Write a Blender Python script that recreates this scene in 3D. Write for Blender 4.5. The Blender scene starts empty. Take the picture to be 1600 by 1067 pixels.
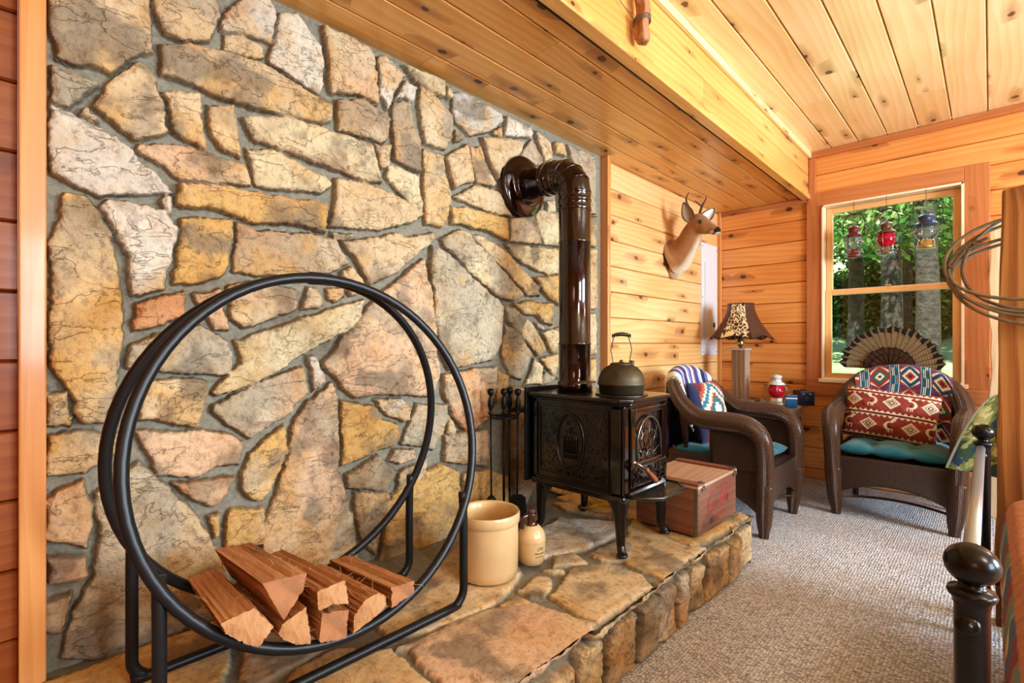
import bpy, bmesh, math, random
import numpy as np
from mathutils import Vector, Matrix

R = random.Random(7)
SC = bpy.context.scene
COL = SC.collection
PI = math.pi

# ------------------------------------------------------------------ camera maths (turns a measured sight line into a point on a real plane)
YAW = math.atan(748 / 773.0); SN, CS = math.sin(YAW), math.cos(YAW)
F_PX, U0, V0, HC = 773.0, 800.0, 537.0, 1.08
def ray(u):
    k = (u - U0) / F_PX
    return -SN + k * CS, CS + k * SN
def at_x(u, v, X):
    dx, dy = ray(u); d = X / dx
    return (X, dy * d, HC - (v - V0) / F_PX * d)
def at_z(u, v, z):
    dx, dy = ray(u); d = (HC - z) * F_PX / (v - V0)
    return (dx * d, dy * d, z)

def lin(c):
    c = c / 255.0
    return c / 12.92 if c <= 0.04045 else ((c + 0.055) / 1.055) ** 2.4
def rgb(r, g, b): return (lin(r), lin(g), lin(b), 1.0)

# ------------------------------------------------------------------ node helpers
class NT:
    def __init__(s, name):
        s.m = bpy.data.materials.new(name); s.m.use_nodes = True
        s.t = s.m.node_tree; s.t.nodes.clear()
        s.out = s.t.nodes.new('ShaderNodeOutputMaterial')
    def n(s, typ, **kw):
        nd = s.t.nodes.new(typ)
        for k, v in kw.items(): setattr(nd, k, v)
        return nd
    def put(s, sock, v):
        if v is None: return
        if hasattr(v, 'is_output') or isinstance(v, bpy.types.NodeSocket): s.t.links.new(v, sock)
        else: sock.default_value = v
    def math(s, op, a, b=None, c=None, clamp=False):
        nd = s.n('ShaderNodeMath', operation=op, use_clamp=clamp)
        s.put(nd.inputs[0], a)
        if b is not None: s.put(nd.inputs[1], b)
        if c is not None: s.put(nd.inputs[2], c)
        return nd.outputs[0]
    def vmath(s, op, a, b=None, sc=None):
        nd = s.n('ShaderNodeVectorMath', operation=op)
        s.put(nd.inputs[0], a)
        if b is not None: s.put(nd.inputs[1], b)
        if sc is not None: s.put(nd.inputs['Scale'], sc)
        return nd.outputs['Value'] if op in ('LENGTH', 'DISTANCE', 'DOT_PRODUCT') else nd.outputs[0]
    def mix(s, f, a, b, mode='MIX'):
        nd = s.n('ShaderNodeMix', data_type='RGBA', blend_type=mode)
        s.put(nd.inputs[0], f); s.put(nd.inputs[6], a); s.put(nd.inputs[7], b)
        return nd.outputs[2]
    def noise(s, vec, scale, detail=3, rough=.5, dist=0.0, color=False):
        nd = s.n('ShaderNodeTexNoise'); s.put(nd.inputs['Vector'], vec)
        nd.inputs['Scale'].default_value = scale; nd.inputs['Detail'].default_value = detail
        nd.inputs['Roughness'].default_value = rough; nd.inputs['Distortion'].default_value = dist
        return nd.outputs['Color' if color else 'Fac']
    def ramp(s, f, stops):
        nd = s.n('ShaderNodeValToRGB'); s.put(nd.inputs[0], f)
        el = nd.color_ramp.elements
        while len(el) < len(stops): el.new(0.5)
        for e, (p, c) in zip(el, stops):
            e.position = p; e.color = c if len(c) == 4 else (c[0], c[1], c[2], 1)
        return nd.outputs[0]
    def mr(s, f, a, b, c=0.0, d=1.0, smooth=True):
        nd = s.n('ShaderNodeMapRange', interpolation_type='SMOOTHSTEP' if smooth else 'LINEAR')
        s.put(nd.inputs[0], f)
        for i, v in enumerate((a, b, c, d)): nd.inputs[i + 1].default_value = v
        return nd.outputs[0]
    def uv(s): return s.n('ShaderNodeTexCoord').outputs['UV']
    def obj(s): return s.n('ShaderNodeTexCoord').outputs['Object']
    def attr(s, name): return s.n('ShaderNodeAttribute', attribute_name=name).outputs['Color']
    def scalev(s, v, x, y, z=1):
        return s.vmath('MULTIPLY', v, (x, y, z))
    def bump(s, h, strength=.3, dist=.01, normal=None):
        nd = s.n('ShaderNodeBump'); s.put(nd.inputs['Height'], h)
        nd.inputs['Strength'].default_value = strength; nd.inputs['Distance'].default_value = dist
        if normal: s.put(nd.inputs['Normal'], normal)
        return nd.outputs[0]
    def bsdf(s, color, rough=.5, metal=0., normal=None, coat=0., spec=.5, sheen=0., trans=0., emis=None, es=0., coatr=.1, alpha=None, ior=None, sss=0.):
        b = s.n('ShaderNodeBsdfPrincipled')
        s.put(b.inputs['Base Color'], color); s.put(b.inputs['Roughness'], rough); s.put(b.inputs['Metallic'], metal)
        b.inputs['Coat Weight'].default_value = coat; b.inputs['Coat Roughness'].default_value = coatr
        b.inputs['Specular IOR Level'].default_value = spec; b.inputs['Sheen Weight'].default_value = sheen
        b.inputs['Transmission Weight'].default_value = trans
        if sss: b.inputs['Subsurface Weight'].default_value = sss; b.inputs['Subsurface Scale'].default_value = .02
        if normal: s.put(b.inputs['Normal'], normal)
        if emis: s.put(b.inputs['Emission Color'], emis); b.inputs['Emission Strength'].default_value = es
        if ior: b.inputs['IOR'].default_value = ior
        s.t.links.new(b.outputs[0], s.out.inputs[0])
        return s.m

def plain(name, c, rough=.5, metal=0., coat=0., bump=None, spec=.5, sheen=0., var=.0, coatr=.1):
    m = NT(name); col = c; nrm = None
    if var:
        nz = m.noise(m.obj(), 14, 4, .6)
        col = m.mix(m.mr(nz, .3, .7), tuple(x * (1 - var) for x in c[:3]) + (1,), tuple(min(1, x * (1 + var)) for x in c[:3]) + (1,))
    if bump:
        sc, st, di = bump
        nrm = m.bump(m.noise(m.obj(), sc, 4, .6), st, di)
    return m.bsdf(col, rough, metal, nrm, coat, spec, sheen, coatr=coatr)

def wood(name, light, mid, dark, knotc, knots=.33, rough=.35, coat=.3, grain=1.0, fibre=26, bumpst=.1, tone=.5, spec=.5, kscale=6.0, streak=0.0, ringw=.17):
    m = NT(name); uv = m.uv()
    sx = m.n('ShaderNodeSeparateXYZ'); m.put(sx.inputs[0], uv)
    vo = m.n('ShaderNodeTexVoronoi', voronoi_dimensions='2D', feature='F1'); pv = m.scalev(uv, kscale * .75, kscale * 1.1)
    m.put(vo.inputs['Vector'], pv); vo.inputs['Scale'].default_value = 1.0; vo.inputs['Randomness'].default_value = .95
    diff = m.vmath('SUBTRACT', pv, vo.outputs['Position'])
    wob = m.vmath('SUBTRACT', m.noise(m.scalev(uv, 1, 1), 30, 2, .5, color=True), (.5, .5, .5))
    dw = m.vmath('ADD', diff, m.vmath('SCALE', wob, sc=.11))
    dr = m.vmath('LENGTH', m.scalev(dw, .9, .9, 0)); dl = m.vmath('LENGTH', m.scalev(dw, .27, 1.0, 0))
    sep = m.n('ShaderNodeSeparateColor'); m.put(sep.inputs[0], vo.outputs['Color'])
    sel = m.mr(sep.outputs[0], 1 - knots, 1 - knots + .02)
    big = m.mr(sep.outputs[1], 0, 1, .4, 1.25, False)
    dr2 = m.math('DIVIDE', dr, big); dl2 = m.math('DIVIDE', dl, big)
    kn = m.math('MULTIPLY', m.mr(dr2, .06, .105, 1, 0), sel)
    halo = m.math('MULTIPLY', m.mr(dl2, .03, .32, 1, 0), sel)
    # grain bending round the knots
    warp = m.math('MULTIPLY', halo, .02)
    vv = m.math('ADD', sx.outputs[1], warp)
    cb = m.n('ShaderNodeCombineXYZ'); m.put(cb.inputs[0], sx.outputs[0]); m.put(cb.inputs[1], vv)
    p = cb.outputs[0]
    low = m.noise(m.scalev(p, .55, 4), 1, 2, .45)
    cath = m.math('MULTIPLY_ADD', low, 5.5, m.math('MULTIPLY', vv, 24))
    rings = m.math('FRACT', cath)
    rings = m.math('MULTIPLY', m.mr(rings, 0, .85), m.mr(rings, .85, 1, 1, 0))
    fib = m.noise(m.scalev(p, 3, fibre * 9), 1, 3, .65)
    patch = m.noise(m.scalev(uv, .8, 1.7), 1, 2, .5)
    f = m.math('ADD', m.math('MULTIPLY', rings, ringw * grain), m.math('MULTIPLY', fib, .42 * grain))
    f = m.math('ADD', f, m.math('MULTIPLY', m.math('SUBTRACT', patch, .5), 2.0 * tone))
    c = m.ramp(f, [(0.0, light), (.38, mid), (.85, dark)])
    c = m.mix(m.math('MULTIPLY', halo, .62), c, tuple(a * .55 + b * .45 for a, b in zip(dark, knotc)))
    if streak:
        st = m.noise(m.scalev(p, 1.2, 30), 1, 4, .7)
        c = m.mix(m.mr(st, .55, .75, 0, streak), c, knotc)
    c = m.mix(m.math('MULTIPLY', kn, .92), c, knotc)
    nrm = m.bump(m.math('ADD', fib, m.math('MULTIPLY', rings, .3)), bumpst, .002)
    return m.bsdf(c, rough, 0, nrm, coat, spec)

# ------------------------------------------------------------------ materials
M = {}
M['pine_wall'] = wood('pine_wall', rgb(234, 172, 106), rgb(218, 142, 76), rgb(184, 104, 46), rgb(80, 36, 18), knots=.30, rough=.3, coat=.35, tone=.55)
M['pine_left'] = wood('pine_left', rgb(240, 204, 152), rgb(226, 174, 114), rgb(188, 126, 74), rgb(98, 58, 40), knots=.32, rough=.3, coat=.4, tone=.5)  # paler tones carry the window's reflection on the left wall boards
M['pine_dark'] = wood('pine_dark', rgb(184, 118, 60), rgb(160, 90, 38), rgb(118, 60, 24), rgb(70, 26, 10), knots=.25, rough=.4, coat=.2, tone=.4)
M['pine_ceil'] = wood('pine_ceil', rgb(250, 230, 186), rgb(240, 208, 152), rgb(212, 168, 106), rgb(84, 54, 36), knots=.32, rough=.27, coat=.4, tone=.55)  # pale ceiling pine, brightened further to stand in for window glare
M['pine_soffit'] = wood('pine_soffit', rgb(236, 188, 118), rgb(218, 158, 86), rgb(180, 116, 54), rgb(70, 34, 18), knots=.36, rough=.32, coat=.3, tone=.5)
M['pine_trim'] = wood('pine_trim', rgb(224, 162, 100), rgb(208, 140, 80), rgb(184, 114, 60), rgb(100, 48, 24), knots=.16, rough=.35, coat=.3, tone=.4)
M['casing'] = wood('casing', rgb(202, 136, 88), rgb(184, 114, 68), rgb(154, 86, 48), rgb(80, 36, 20), knots=.14, rough=.35, coat=.3, tone=.5)
M['sash'] = wood('sash', rgb(246, 204, 150), rgb(238, 184, 122), rgb(218, 156, 94), rgb(110, 60, 30), knots=0.0, rough=.35, coat=.3, tone=.25)  # wood tones lightened to carry the daylight on the window frame
M['barn'] = wood('barn', rgb(188, 165, 146), rgb(146, 116, 92), rgb(92, 66, 50), rgb(40, 28, 22), knots=.1, rough=.75, coat=0, grain=1.4, bumpst=.5, tone=.5, streak=.5)
M['barn_top'] = wood('barn_top', rgb(206, 196, 186), rgb(176, 160, 148), rgb(122, 106, 96), rgb(56, 44, 38), knots=.1, rough=.5, coat=.1, grain=1.2, bumpst=.3, tone=.5, streak=.3)
M['crate'] = wood('crate', rgb(158, 116, 92), rgb(132, 86, 64), rgb(100, 58, 42), rgb(60, 30, 24), knots=.06, rough=.5, coat=.15, grain=1.0, bumpst=.2, tone=.5, streak=.2)
M['crate_top'] = wood('crate_top', rgb(206, 176, 152), rgb(184, 146, 122), rgb(146, 104, 84), rgb(80, 48, 38), knots=.04, rough=.5, coat=.15, grain=1.0, bumpst=.2, tone=.6, streak=.3)
M['crate_rail'] = wood('crate_rail', rgb(150, 96, 70), rgb(122, 70, 50), rgb(90, 48, 34), rgb(50, 24, 18), knots=.04, rough=.5, coat=.15, tone=.5)
M['slab'] = wood('slab', rgb(190, 140, 82), rgb(160, 104, 52), rgb(112, 64, 30), rgb(64, 38, 24), knots=.3, rough=.6, coat=.05, grain=1.5, bumpst=.5, tone=.9, streak=.7, ringw=.3)
M['pale_log'] = wood('pale_log', rgb(246, 232, 206), rgb(236, 212, 176), rgb(206, 170, 128), rgb(120, 80, 50), knots=.1, rough=.5, coat=.05, tone=.3)
M['split'] = wood('split', rgb(216, 170, 124), rgb(186, 130, 88), rgb(122, 76, 48), rgb(70, 40, 26), knots=.03, rough=.85, coat=0, grain=1.2, bumpst=1.2, tone=.8, streak=.8, ringw=.08, fibre=40, spec=.2)
M['bark'] = plain('bark', rgb(96, 60, 38), .95, bump=(60, 1, .01), var=.35)
def end_grain():
    m = NT('end_grain'); o = m.obj()
    n = m.noise(o, 9, 4, .6); f = m.noise(m.scalev(o, 1, 40, 14), 3, 4, .7)
    c = m.ramp(m.math('ADD', m.math('MULTIPLY', n, .5), m.math('MULTIPLY', f, .5)), [(.3, rgb(214, 172, 130)), (.5, rgb(192, 144, 102)), (.7, rgb(146, 98, 64))])
    return m.bsdf(c, .9, normal=m.bump(f, .5, .004), spec=.2)
M['end'] = end_grain()
M['end_dark'] = plain('end_dark', rgb(168, 118, 82), .9, bump=(120, .5, .003), var=.25)
M['driftwood'] = wood('driftwood', rgb(206, 160, 120), rgb(176, 122, 86), rgb(126, 78, 52), rgb(60, 34, 24), knots=.1, rough=.8, coat=0, grain=1.4, bumpst=.8, tone=.5, streak=.6, kscale=14)

def stone_mat(name, bstr):
    m = NT(name); o = m.obj(); c = m.attr('Col')
    sp = m.n('ShaderNodeSeparateColor'); m.put(sp.inputs[0], m.attr('Msk')); mask = sp.outputs[0]
    big = m.noise(o, 7, 5, .62, .4); fine = m.noise(o, 55, 5, .7); cr = m.noise(m.scalev(o, 1, .6, 1.3), 9, 5, .55, .5)
    ridge = m.mr(m.math('ABSOLUTE', m.math('SUBTRACT', cr, .5)), 0, .010, 1, 0)
    c2 = m.mix(m.mr(big, .45, .7, 0, .35), c, m.mix(1.0, c, rgb(240, 208, 156), 'MULTIPLY'))
    c2 = m.mix(m.mr(m.noise(o, 11, 5, .7, .8), .55, .72, 0, .55), c2, m.mix(1.0, c2, rgb(150, 138, 124), 'MULTIPLY'))
    c2 = m.mix(m.mr(fine, .34, .52, .35, 0), c2, rgb(90, 72, 54))
    c2 = m.mix(m.math('MULTIPLY', m.math('MULTIPLY', ridge, .18), mask), c2, rgb(92, 72, 50))
    mort = m.ramp(m.noise(o, 60, 5, .7), [(.3, rgb(120, 114, 101)), (.7, rgb(152, 145, 128))])
    c3 = m.mix(mask, mort, c2)
    h = m.math('ADD', m.math('MULTIPLY', big, 1.5), m.math('ADD', m.math('MULTIPLY', fine, .45), m.math('MULTIPLY', ridge, -.3)))
    h = m.math('ADD', m.math('MULTIPLY', h, m.math('MULTIPLY_ADD', mask, .75, .25)), 0)
    return m.bsdf(c3, .82, normal=m.bump(h, bstr, .02), spec=.3)
M['stone'] = stone_mat('stone', .8)
M['flag'] = stone_mat('flag', .3)
M['mortar'] = plain('mortar', rgb(140, 130, 112), .95, bump=(80, .5, .004), var=.15)

M['black_metal'] = plain('black_metal', rgb(38, 38, 40), .38, .3, bump=(400, .05, .001))
M['bed_metal'] = plain('bed_metal', rgb(40, 38, 38), .28, .6, coat=.2)
M['rail_metal'] = plain('rail_metal', rgb(176, 178, 182), .32, .8)
M['enamel'] = plain('enamel', rgb(20, 12, 10), .3, .2, coat=.6, coatr=.08)
M['gloss'] = plain('gloss', rgb(30, 18, 14), .1, .4, coat=1.0, coatr=.04)
M['lip'] = plain('lip', rgb(84, 80, 70), .22, .6, coat=.5, bump=(90, .2, .002), var=.4)
M['jamb'] = plain('jamb', rgb(246, 224, 192), .4, coat=.2)  # near-white colour holds the glare along the window liner
M['pipe'] = plain('pipe', rgb(44, 24, 16), .15, .5, coat=1.0, coatr=.05)
M['iron'] = plain('iron', rgb(84, 74, 56), .5, .6, bump=(120, .15, .002), var=.25)
M['dark_iron'] = plain('dark_iron', rgb(24, 22, 22), .45, .5)
M['steel'] = plain('steel', rgb(150, 145, 138), .3, .9)
M['steel_dark'] = plain('steel_dark', rgb(88, 82, 78), .35, .9)
M['handle_wood'] = plain('handle_wood', rgb(150, 88, 52), .35, coat=.3, var=.2)
M['stoneware'] = plain('stoneware', rgb(216, 184, 138), .3, coat=.5, bump=(25, .08, .004), var=.06)
M['stoneware_in'] = plain('stoneware_in', rgb(214, 178, 124), .35, coat=.4)
M['brown_glaze'] = plain('brown_glaze', rgb(70, 34, 22), .12, coat=.8)
M['cork'] = plain('cork', rgb(96, 64, 46), .8)
M['ink'] = plain('ink', rgb(24, 22, 22), .6)
M['teal'] = plain('teal', rgb(22, 104, 118), .75, sheen=.3, bump=(40, .3, .01))
M['panel'] = plain('panel', rgb(216, 214, 216), .4, .0, coat=.1)
M['dark'] = plain('dark', rgb(14, 14, 16), .5)
M['globe_red'] = None
def glass(name, tint, opac, gl=.12):
    m = NT(name)
    t = m.n('ShaderNodeBsdfTransparent'); t.inputs[0].default_value = tint
    g = m.n('ShaderNodeBsdfGlossy'); g.inputs['Roughness'].default_value = .03
    fr = m.n('ShaderNodeFresnel'); fr.inputs[0].default_value = 1.5
    mx = m.n('ShaderNodeMixShader'); m.put(mx.inputs[0], m.math('MULTIPLY_ADD', fr.outputs[0], .9, gl * .2))
    m.t.links.new(t.outputs[0], mx.inputs[1]); m.t.links.new(g.outputs[0], mx.inputs[2])
    last = mx.outputs[0]
    if opac:
        d = m.n('ShaderNodeBsdfDiffuse'); d.inputs[0].default_value = tint
        m2 = m.n('ShaderNodeMixShader'); m2.inputs[0].default_value = opac
        m.t.links.new(last, m2.inputs[1]); m.t.links.new(d.outputs[0], m2.inputs[2]); last = m2.outputs[0]
    m.t.links.new(last, m.out.inputs[0]); return m.m
M['glass'] = glass('glass', (.97, .99, .98, 1), 0.0)
M['globe_clear'] = glass('globe_clear', (.86, .92, .88, 1), .06)
M['globe_red'] = glass('globe_red', (.75, .02, .06, 1), .45)
M['stove_glass'] = plain('stove_glass', rgb(40, 34, 34), .05, .2, coat=1.0, coatr=.02)

def wicker():
    m = NT('wicker'); uv = m.uv()
    s = m.n('ShaderNodeSeparateXYZ'); m.put(s.inputs[0], uv)
    a = m.math('MULTIPLY', s.outputs[0], 2 * PI / .016); b = m.math('MULTIPLY', s.outputs[1], 2 * PI / .011)
    w = m.math('MULTIPLY', m.math('SINE', a), m.math('SINE', b))
    strand = m.math('ABSOLUTE', m.math('SINE', m.math('MULTIPLY', b, .5)))
    h = m.math('ADD', m.math('MULTIPLY', w, .5), strand)
    n = m.noise(uv, 90, 3, .6)
    c = m.ramp(m.math('MULTIPLY_ADD', n, .5, m.math('MULTIPLY', h, .45)), [(.14, rgb(14, 8, 7)), (.5, rgb(52, 32, 24)), (.85, rgb(116, 84, 64))])
    return m.bsdf(c, .38, normal=m.bump(h, .9, .006), coat=.35, coatr=.25)
M['wicker'] = wicker()
def wicker_rail():
    m = NT('wicker_rail'); uv = m.uv()
    s = m.n('ShaderNodeSeparateXYZ'); m.put(s.inputs[0], uv)
    a = m.math('MULTIPLY', m.math('ADD', s.outputs[0], m.math('MULTIPLY', m.math('PINGPONG', s.outputs[1], .024), 1.0)), 2 * PI / .009)
    b = m.math('MULTIPLY', s.outputs[1], 2 * PI / .010)
    h = m.math('ADD', m.math('MULTIPLY', m.math('SINE', a), .7), m.math('MULTIPLY', m.math('SINE', b), .25))
    n = m.noise(uv, 160, 2, .6)
    c = m.ramp(m.math('MULTIPLY_ADD', n, .6, m.math('MULTIPLY_ADD', h, .22, .1)), [(.18, rgb(24, 12, 8)), (.40, rgb(84, 50, 32)), (.66, rgb(186, 130, 88))])
    return m.bsdf(c, .40, normal=m.bump(h, 1.0, .008), coat=.35, coatr=.25)
M['wicker_rail'] = wicker_rail()
def cloth(name, bsc=700, rough=.85, sheen=.15, bst=.4):
    m = NT(name); c = m.attr('Col')
    n = m.noise(m.uv(), bsc, 2, .6)
    c = m.mix(m.mr(n, .3, .7, .0, .25), c, m.mix(1.0, c, rgb(140, 140, 140), 'MULTIPLY'))
    return m.bsdf(c, rough, normal=m.bump(n, bst, .003), sheen=sheen, spec=.25)
M['cloth'] = cloth('cloth')
M['quilt'] = cloth('quilt', 60, .9, .1, .9)
M['fleece'] = cloth('fleece', 160, .95, .3, .8)
M['shade'] = cloth('shade', 200, .35, 0, .2)
M['fur'] = cloth('fur', 300, .8, .3, .5)
M['feather'] = cloth('feather', 500, .6, .2, .2)
M['fringe'] = plain('fringe', rgb(226, 216, 198), .9)
M['antler'] = plain('antler', rgb(92, 60, 38), .5, var=.3)
M['ropem'] = plain('ropem', rgb(120, 104, 82), .7, bump=(300, .6, .003), var=.3)
M['cord'] = plain('cord', rgb(226, 178, 62), .5)
M['blue'] = plain('blue', rgb(20, 76, 120), .4, coat=.2)
M['navy'] = plain('navy', rgb(26, 34, 62), .45, coat=.2)
M['blue_edge'] = plain('blue_edge', rgb(96, 116, 156), .4, .3)
M['tin_red'] = plain('tin_red', rgb(176, 88, 92), .4, .2, var=.2)
M['tin_pink'] = plain('tin_pink', rgb(196, 110, 140), .4, .2)
M['tin_blue'] = plain('tin_blue', rgb(150, 168, 196), .35, .4)
M['white_paint'] = plain('white_paint', rgb(206, 206, 204), .45, .2, bump=(60, .2, .003))
M['lan_red'] = plain('lan_red', rgb(112, 40, 44), .45, .2)
M['lan_brown'] = plain('lan_brown', rgb(110, 84, 58), .45, .5)
M['lan_blue'] = plain('lan_blue', rgb(66, 76, 104), .45, .4)
M['brass'] = plain('brass', rgb(190, 170, 120), .3, .9)
M['plaque'] = plain('plaque', rgb(196, 176, 152), .8, var=.1)
M['mattress'] = plain('mattress', rgb(226, 212, 190), .9)
M['script_red'] = plain('script_red', rgb(168, 40, 60), .7, var=.2)

def carpet():
    m = NT('carpet'); o = m.obj()
    vo = m.n('ShaderNodeTexVoronoi', feature='F1'); m.put(vo.inputs['Vector'], m.scalev(o, 1.0, 1.45, 1)); vo.inputs['Scale'].default_value = 92; vo.inputs['Randomness'].default_value = .55
    sc = m.n('ShaderNodeSeparateColor'); m.put(sc.inputs[0], vo.outputs['Color'])
    blotch = m.noise(o, 2.2, 3, .6)
    c = m.ramp(sc.outputs[0], [(.0, rgb(186, 184, 190)), (.35, rgb(226, 224, 230)), (1.0, rgb(246, 246, 250))])  # loop colours shifted slightly blue to carry the cool daylight
    c = m.mix(m.mr(vo.outputs['Distance'], .36, .70, 0, .62), c, rgb(104, 98, 98))
    c = m.mix(m.mr(blotch, .35, .7, 0, .12), c, rgb(150, 130, 110))
    h = m.math('SUBTRACT', 1.0, vo.outputs['Distance'])
    return m.bsdf(c, .95, normal=m.bump(h, .8, .010), spec=.1, sheen=.1)
M['carpet'] = carpet()
def leafm(name, a, b):
    m = NT(name); c = m.attr('Col')
    d = m.n('ShaderNodeBsdfDiffuse'); m.put(d.inputs[0], c)
    t = m.n('ShaderNodeBsdfTranslucent'); m.put(t.inputs[0], m.mix(1.0, c, rgb(225, 255, 190), 'MULTIPLY'))
    mx = m.n('ShaderNodeMixShader'); mx.inputs[0].default_value = .45
    m.t.links.new(d.outputs[0], mx.inputs[1]); m.t.links.new(t.outputs[0], mx.inputs[2]); m.t.links.new(mx.outputs[0], m.out.inputs[0])
    return m.m
M['leaf'] = leafm('leaf', 0, 0)
def lawnm():
    m = NT('lawn'); n = m.noise(m.obj(), 6, 6, .7)
    return m.bsdf(m.ramp(n, [(.3, rgb(110, 138, 96)), (.7, rgb(170, 194, 146))]), .95, normal=m.bump(n, .5, .05))
M['lawn'] = lawnm()
M['trunk'] = plain('trunk', rgb(70, 70, 66), .95, bump=(12, 1, .05), var=.35)

# ------------------------------------------------------------------ object helpers
def new_bm():
    bm = bmesh.new(); bm.loops.layers.uv.new('UVMap'); return bm
def link(name, me, mat, parent=None):
    o = bpy.data.objects.new(name, me); COL.objects.link(o)
    if mat is not None:
        for mm in (mat if isinstance(mat, (list, tuple)) else [mat]): me.materials.append(mm)
    if parent is not None: o.parent = parent
    return o
def obj(name, bm, mat, parent=None, smooth=False, bevel=0., sub=0, bseg=2, solid=0., ang=35):
    bm.normal_update()
    me = bpy.data.meshes.new(name); bm.to_mesh(me); bm.free()
    if smooth: me.polygons.foreach_set('use_smooth', [True] * len(me.polygons))
    o = link(name, me, mat, parent)
    if solid:
        s = o.modifiers.new('solid', 'SOLIDIFY'); s.thickness = solid; s.offset = 0
    if bevel:
        b = o.modifiers.new('bevel', 'BEVEL'); b.width = bevel; b.segments = bseg; b.limit_method = 'ANGLE'; b.angle_limit = math.radians(ang); b.harden_normals = False
    if sub:
        s = o.modifiers.new('sub', 'SUBSURF'); s.levels = sub; s.render_levels = sub
    return o
def tag(o, label, cat, group=None, kind=None):
    o['label'] = label; o['category'] = cat
    if group: o['group'] = group
    if kind: o['kind'] = kind
    return o
def struct(o, label=None):
    o['kind'] = 'structure'
    if label: o['label'] = label
    return o
def thing(name, label, cat, loc=(0, 0, 0), rz=0, group=None):
    o = bpy.data.objects.new(name, None); COL.objects.link(o)
    o.empty_display_size = .05
    o.location = loc; o.rotation_euler = (0, 0, rz)
    return tag(o, label, cat, group)
def copy_tree(root, parent=None):
    c = root.copy(); COL.objects.link(c)
    if parent is not None: c.parent = parent
    for ch in list(root.children): copy_tree(ch, c)
    return c

def box(bm, x0, x1, y0, y1, z0, z1, mtx=None, mi=0, seed=None):
    vs = [Vector((x, y, z)) for x in (x0, x1) for y in (y0, y1) for z in (z0, z1)]
    dims = (x1 - x0, y1 - y0, z1 - z0); la = max(range(3), key=lambda i: dims[i])
    bv = [bm.verts.new(mtx @ v if mtx else v) for v in vs]
    uvl = bm.loops.layers.uv.active; ou, ov = R.random() * 40, R.random() * 40
    for q in ((0, 1, 3, 2), (4, 6, 7, 5), (0, 4, 5, 1), (2, 3, 7, 6), (0, 2, 6, 4), (1, 5, 7, 3)):
        f = bm.faces.new([bv[i] for i in q]); f.material_index = mi
        for l, i in zip(f.loops, q):
            v = vs[i]; oth = [k for k in range(3) if k != la]
            span = [max(vs[j][k] for j in q) - min(vs[j][k] for j in q) for k in oth]
            k = oth[0] if span[0] > span[1] else oth[1]
            if max(vs[j][la] for j in q) - min(vs[j][la] for j in q) < 1e-6:
                l[uvl].uv = (v[oth[0]] + ou, v[oth[1]] + ov)
            else:
                l[uvl].uv = (v[la] + ou, v[k] + ov + k * .3)
    return bv

def frames(pts, closed=False):
    n = len(pts); T = []
    for i in range(n):
        a = pts[(i - 1) % n] if (closed or i > 0) else pts[0]
        b = pts[(i + 1) % n] if (closed or i < n - 1) else pts[-1]
        T.append((b - a).normalized())
    up = Vector((0, 0, 1)) if abs(T[0].z) < .9 else Vector((1, 0, 0))
    N = [(up - T[0] * up.dot(T[0])).normalized()]
    for i in range(1, n):
        v = N[-1] - T[i] * N[-1].dot(T[i]); N.append(v.normalized() if v.length > 1e-6 else N[-1])
    return T, N
def tube(bm, pts, r, seg=10, closed=False, caps=True, mi=0, flat=None, upv=None):
    pts = [Vector(p) for p in pts]; n = len(pts)
    rr = r if isinstance(r, (list, tuple)) else [r] * n
    T, N = frames(pts, closed)
    if closed:  # spread the twist error
        v = N[-1] - T[0] * N[-1].dot(T[0]); a = math.atan2(v.normalized().cross(N[0]).dot(T[0]), v.normalized().dot(N[0]))
        N = [(Matrix.Rotation(a * i / n, 3, T[i]) @ N[i]) for i in range(n)]
    if upv is not None:
        N = [(Vector(upv) - t * Vector(upv).dot(t)).normalized() for t in T]
    uvl = bm.loops.layers.uv.active; rings = []; L = [0.0]
    for i in range(1, n): L.append(L[-1] + (pts[i] - pts[i - 1]).length)
    Lc = L[-1] + (pts[0] - pts[-1]).length
    for i in range(n):
        B = T[i].cross(N[i]); a_, b_ = (rr[i], rr[i]) if flat is None else (rr[i], rr[i] * flat)
        rings.append([bm.verts.new(pts[i] + N[i] * (math.cos(2 * PI * j / seg) * b_) + B * (math.sin(2 * PI * j / seg) * a_)) for j in range(seg)])
    m = n if closed else n - 1
    for i in range(m):
        A, B2 = rings[i], rings[(i + 1) % n]; u0 = L[i]; u1 = L[i + 1] if i < n - 1 else Lc
        c0 = 2 * PI * max(rr[i], .001)
        for j in range(seg):
            f = bm.faces.new((A[j], A[(j + 1) % seg], B2[(j + 1) % seg], B2[j])); f.smooth = True; f.material_index = mi
            cm = 2 * PI * (max(rr))
            for l, uvv in zip(f.loops, ((u0, cm * j / seg), (u0, cm * (j + 1) / seg), (u1, cm * (j + 1) / seg), (u1, cm * j / seg))): l[uvl].uv = uvv
    if caps and not closed:
        f = bm.faces.new(list(reversed(rings[0]))); f.material_index = mi
        f = bm.faces.new(rings[-1]); f.material_index = mi
    return rings
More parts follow.
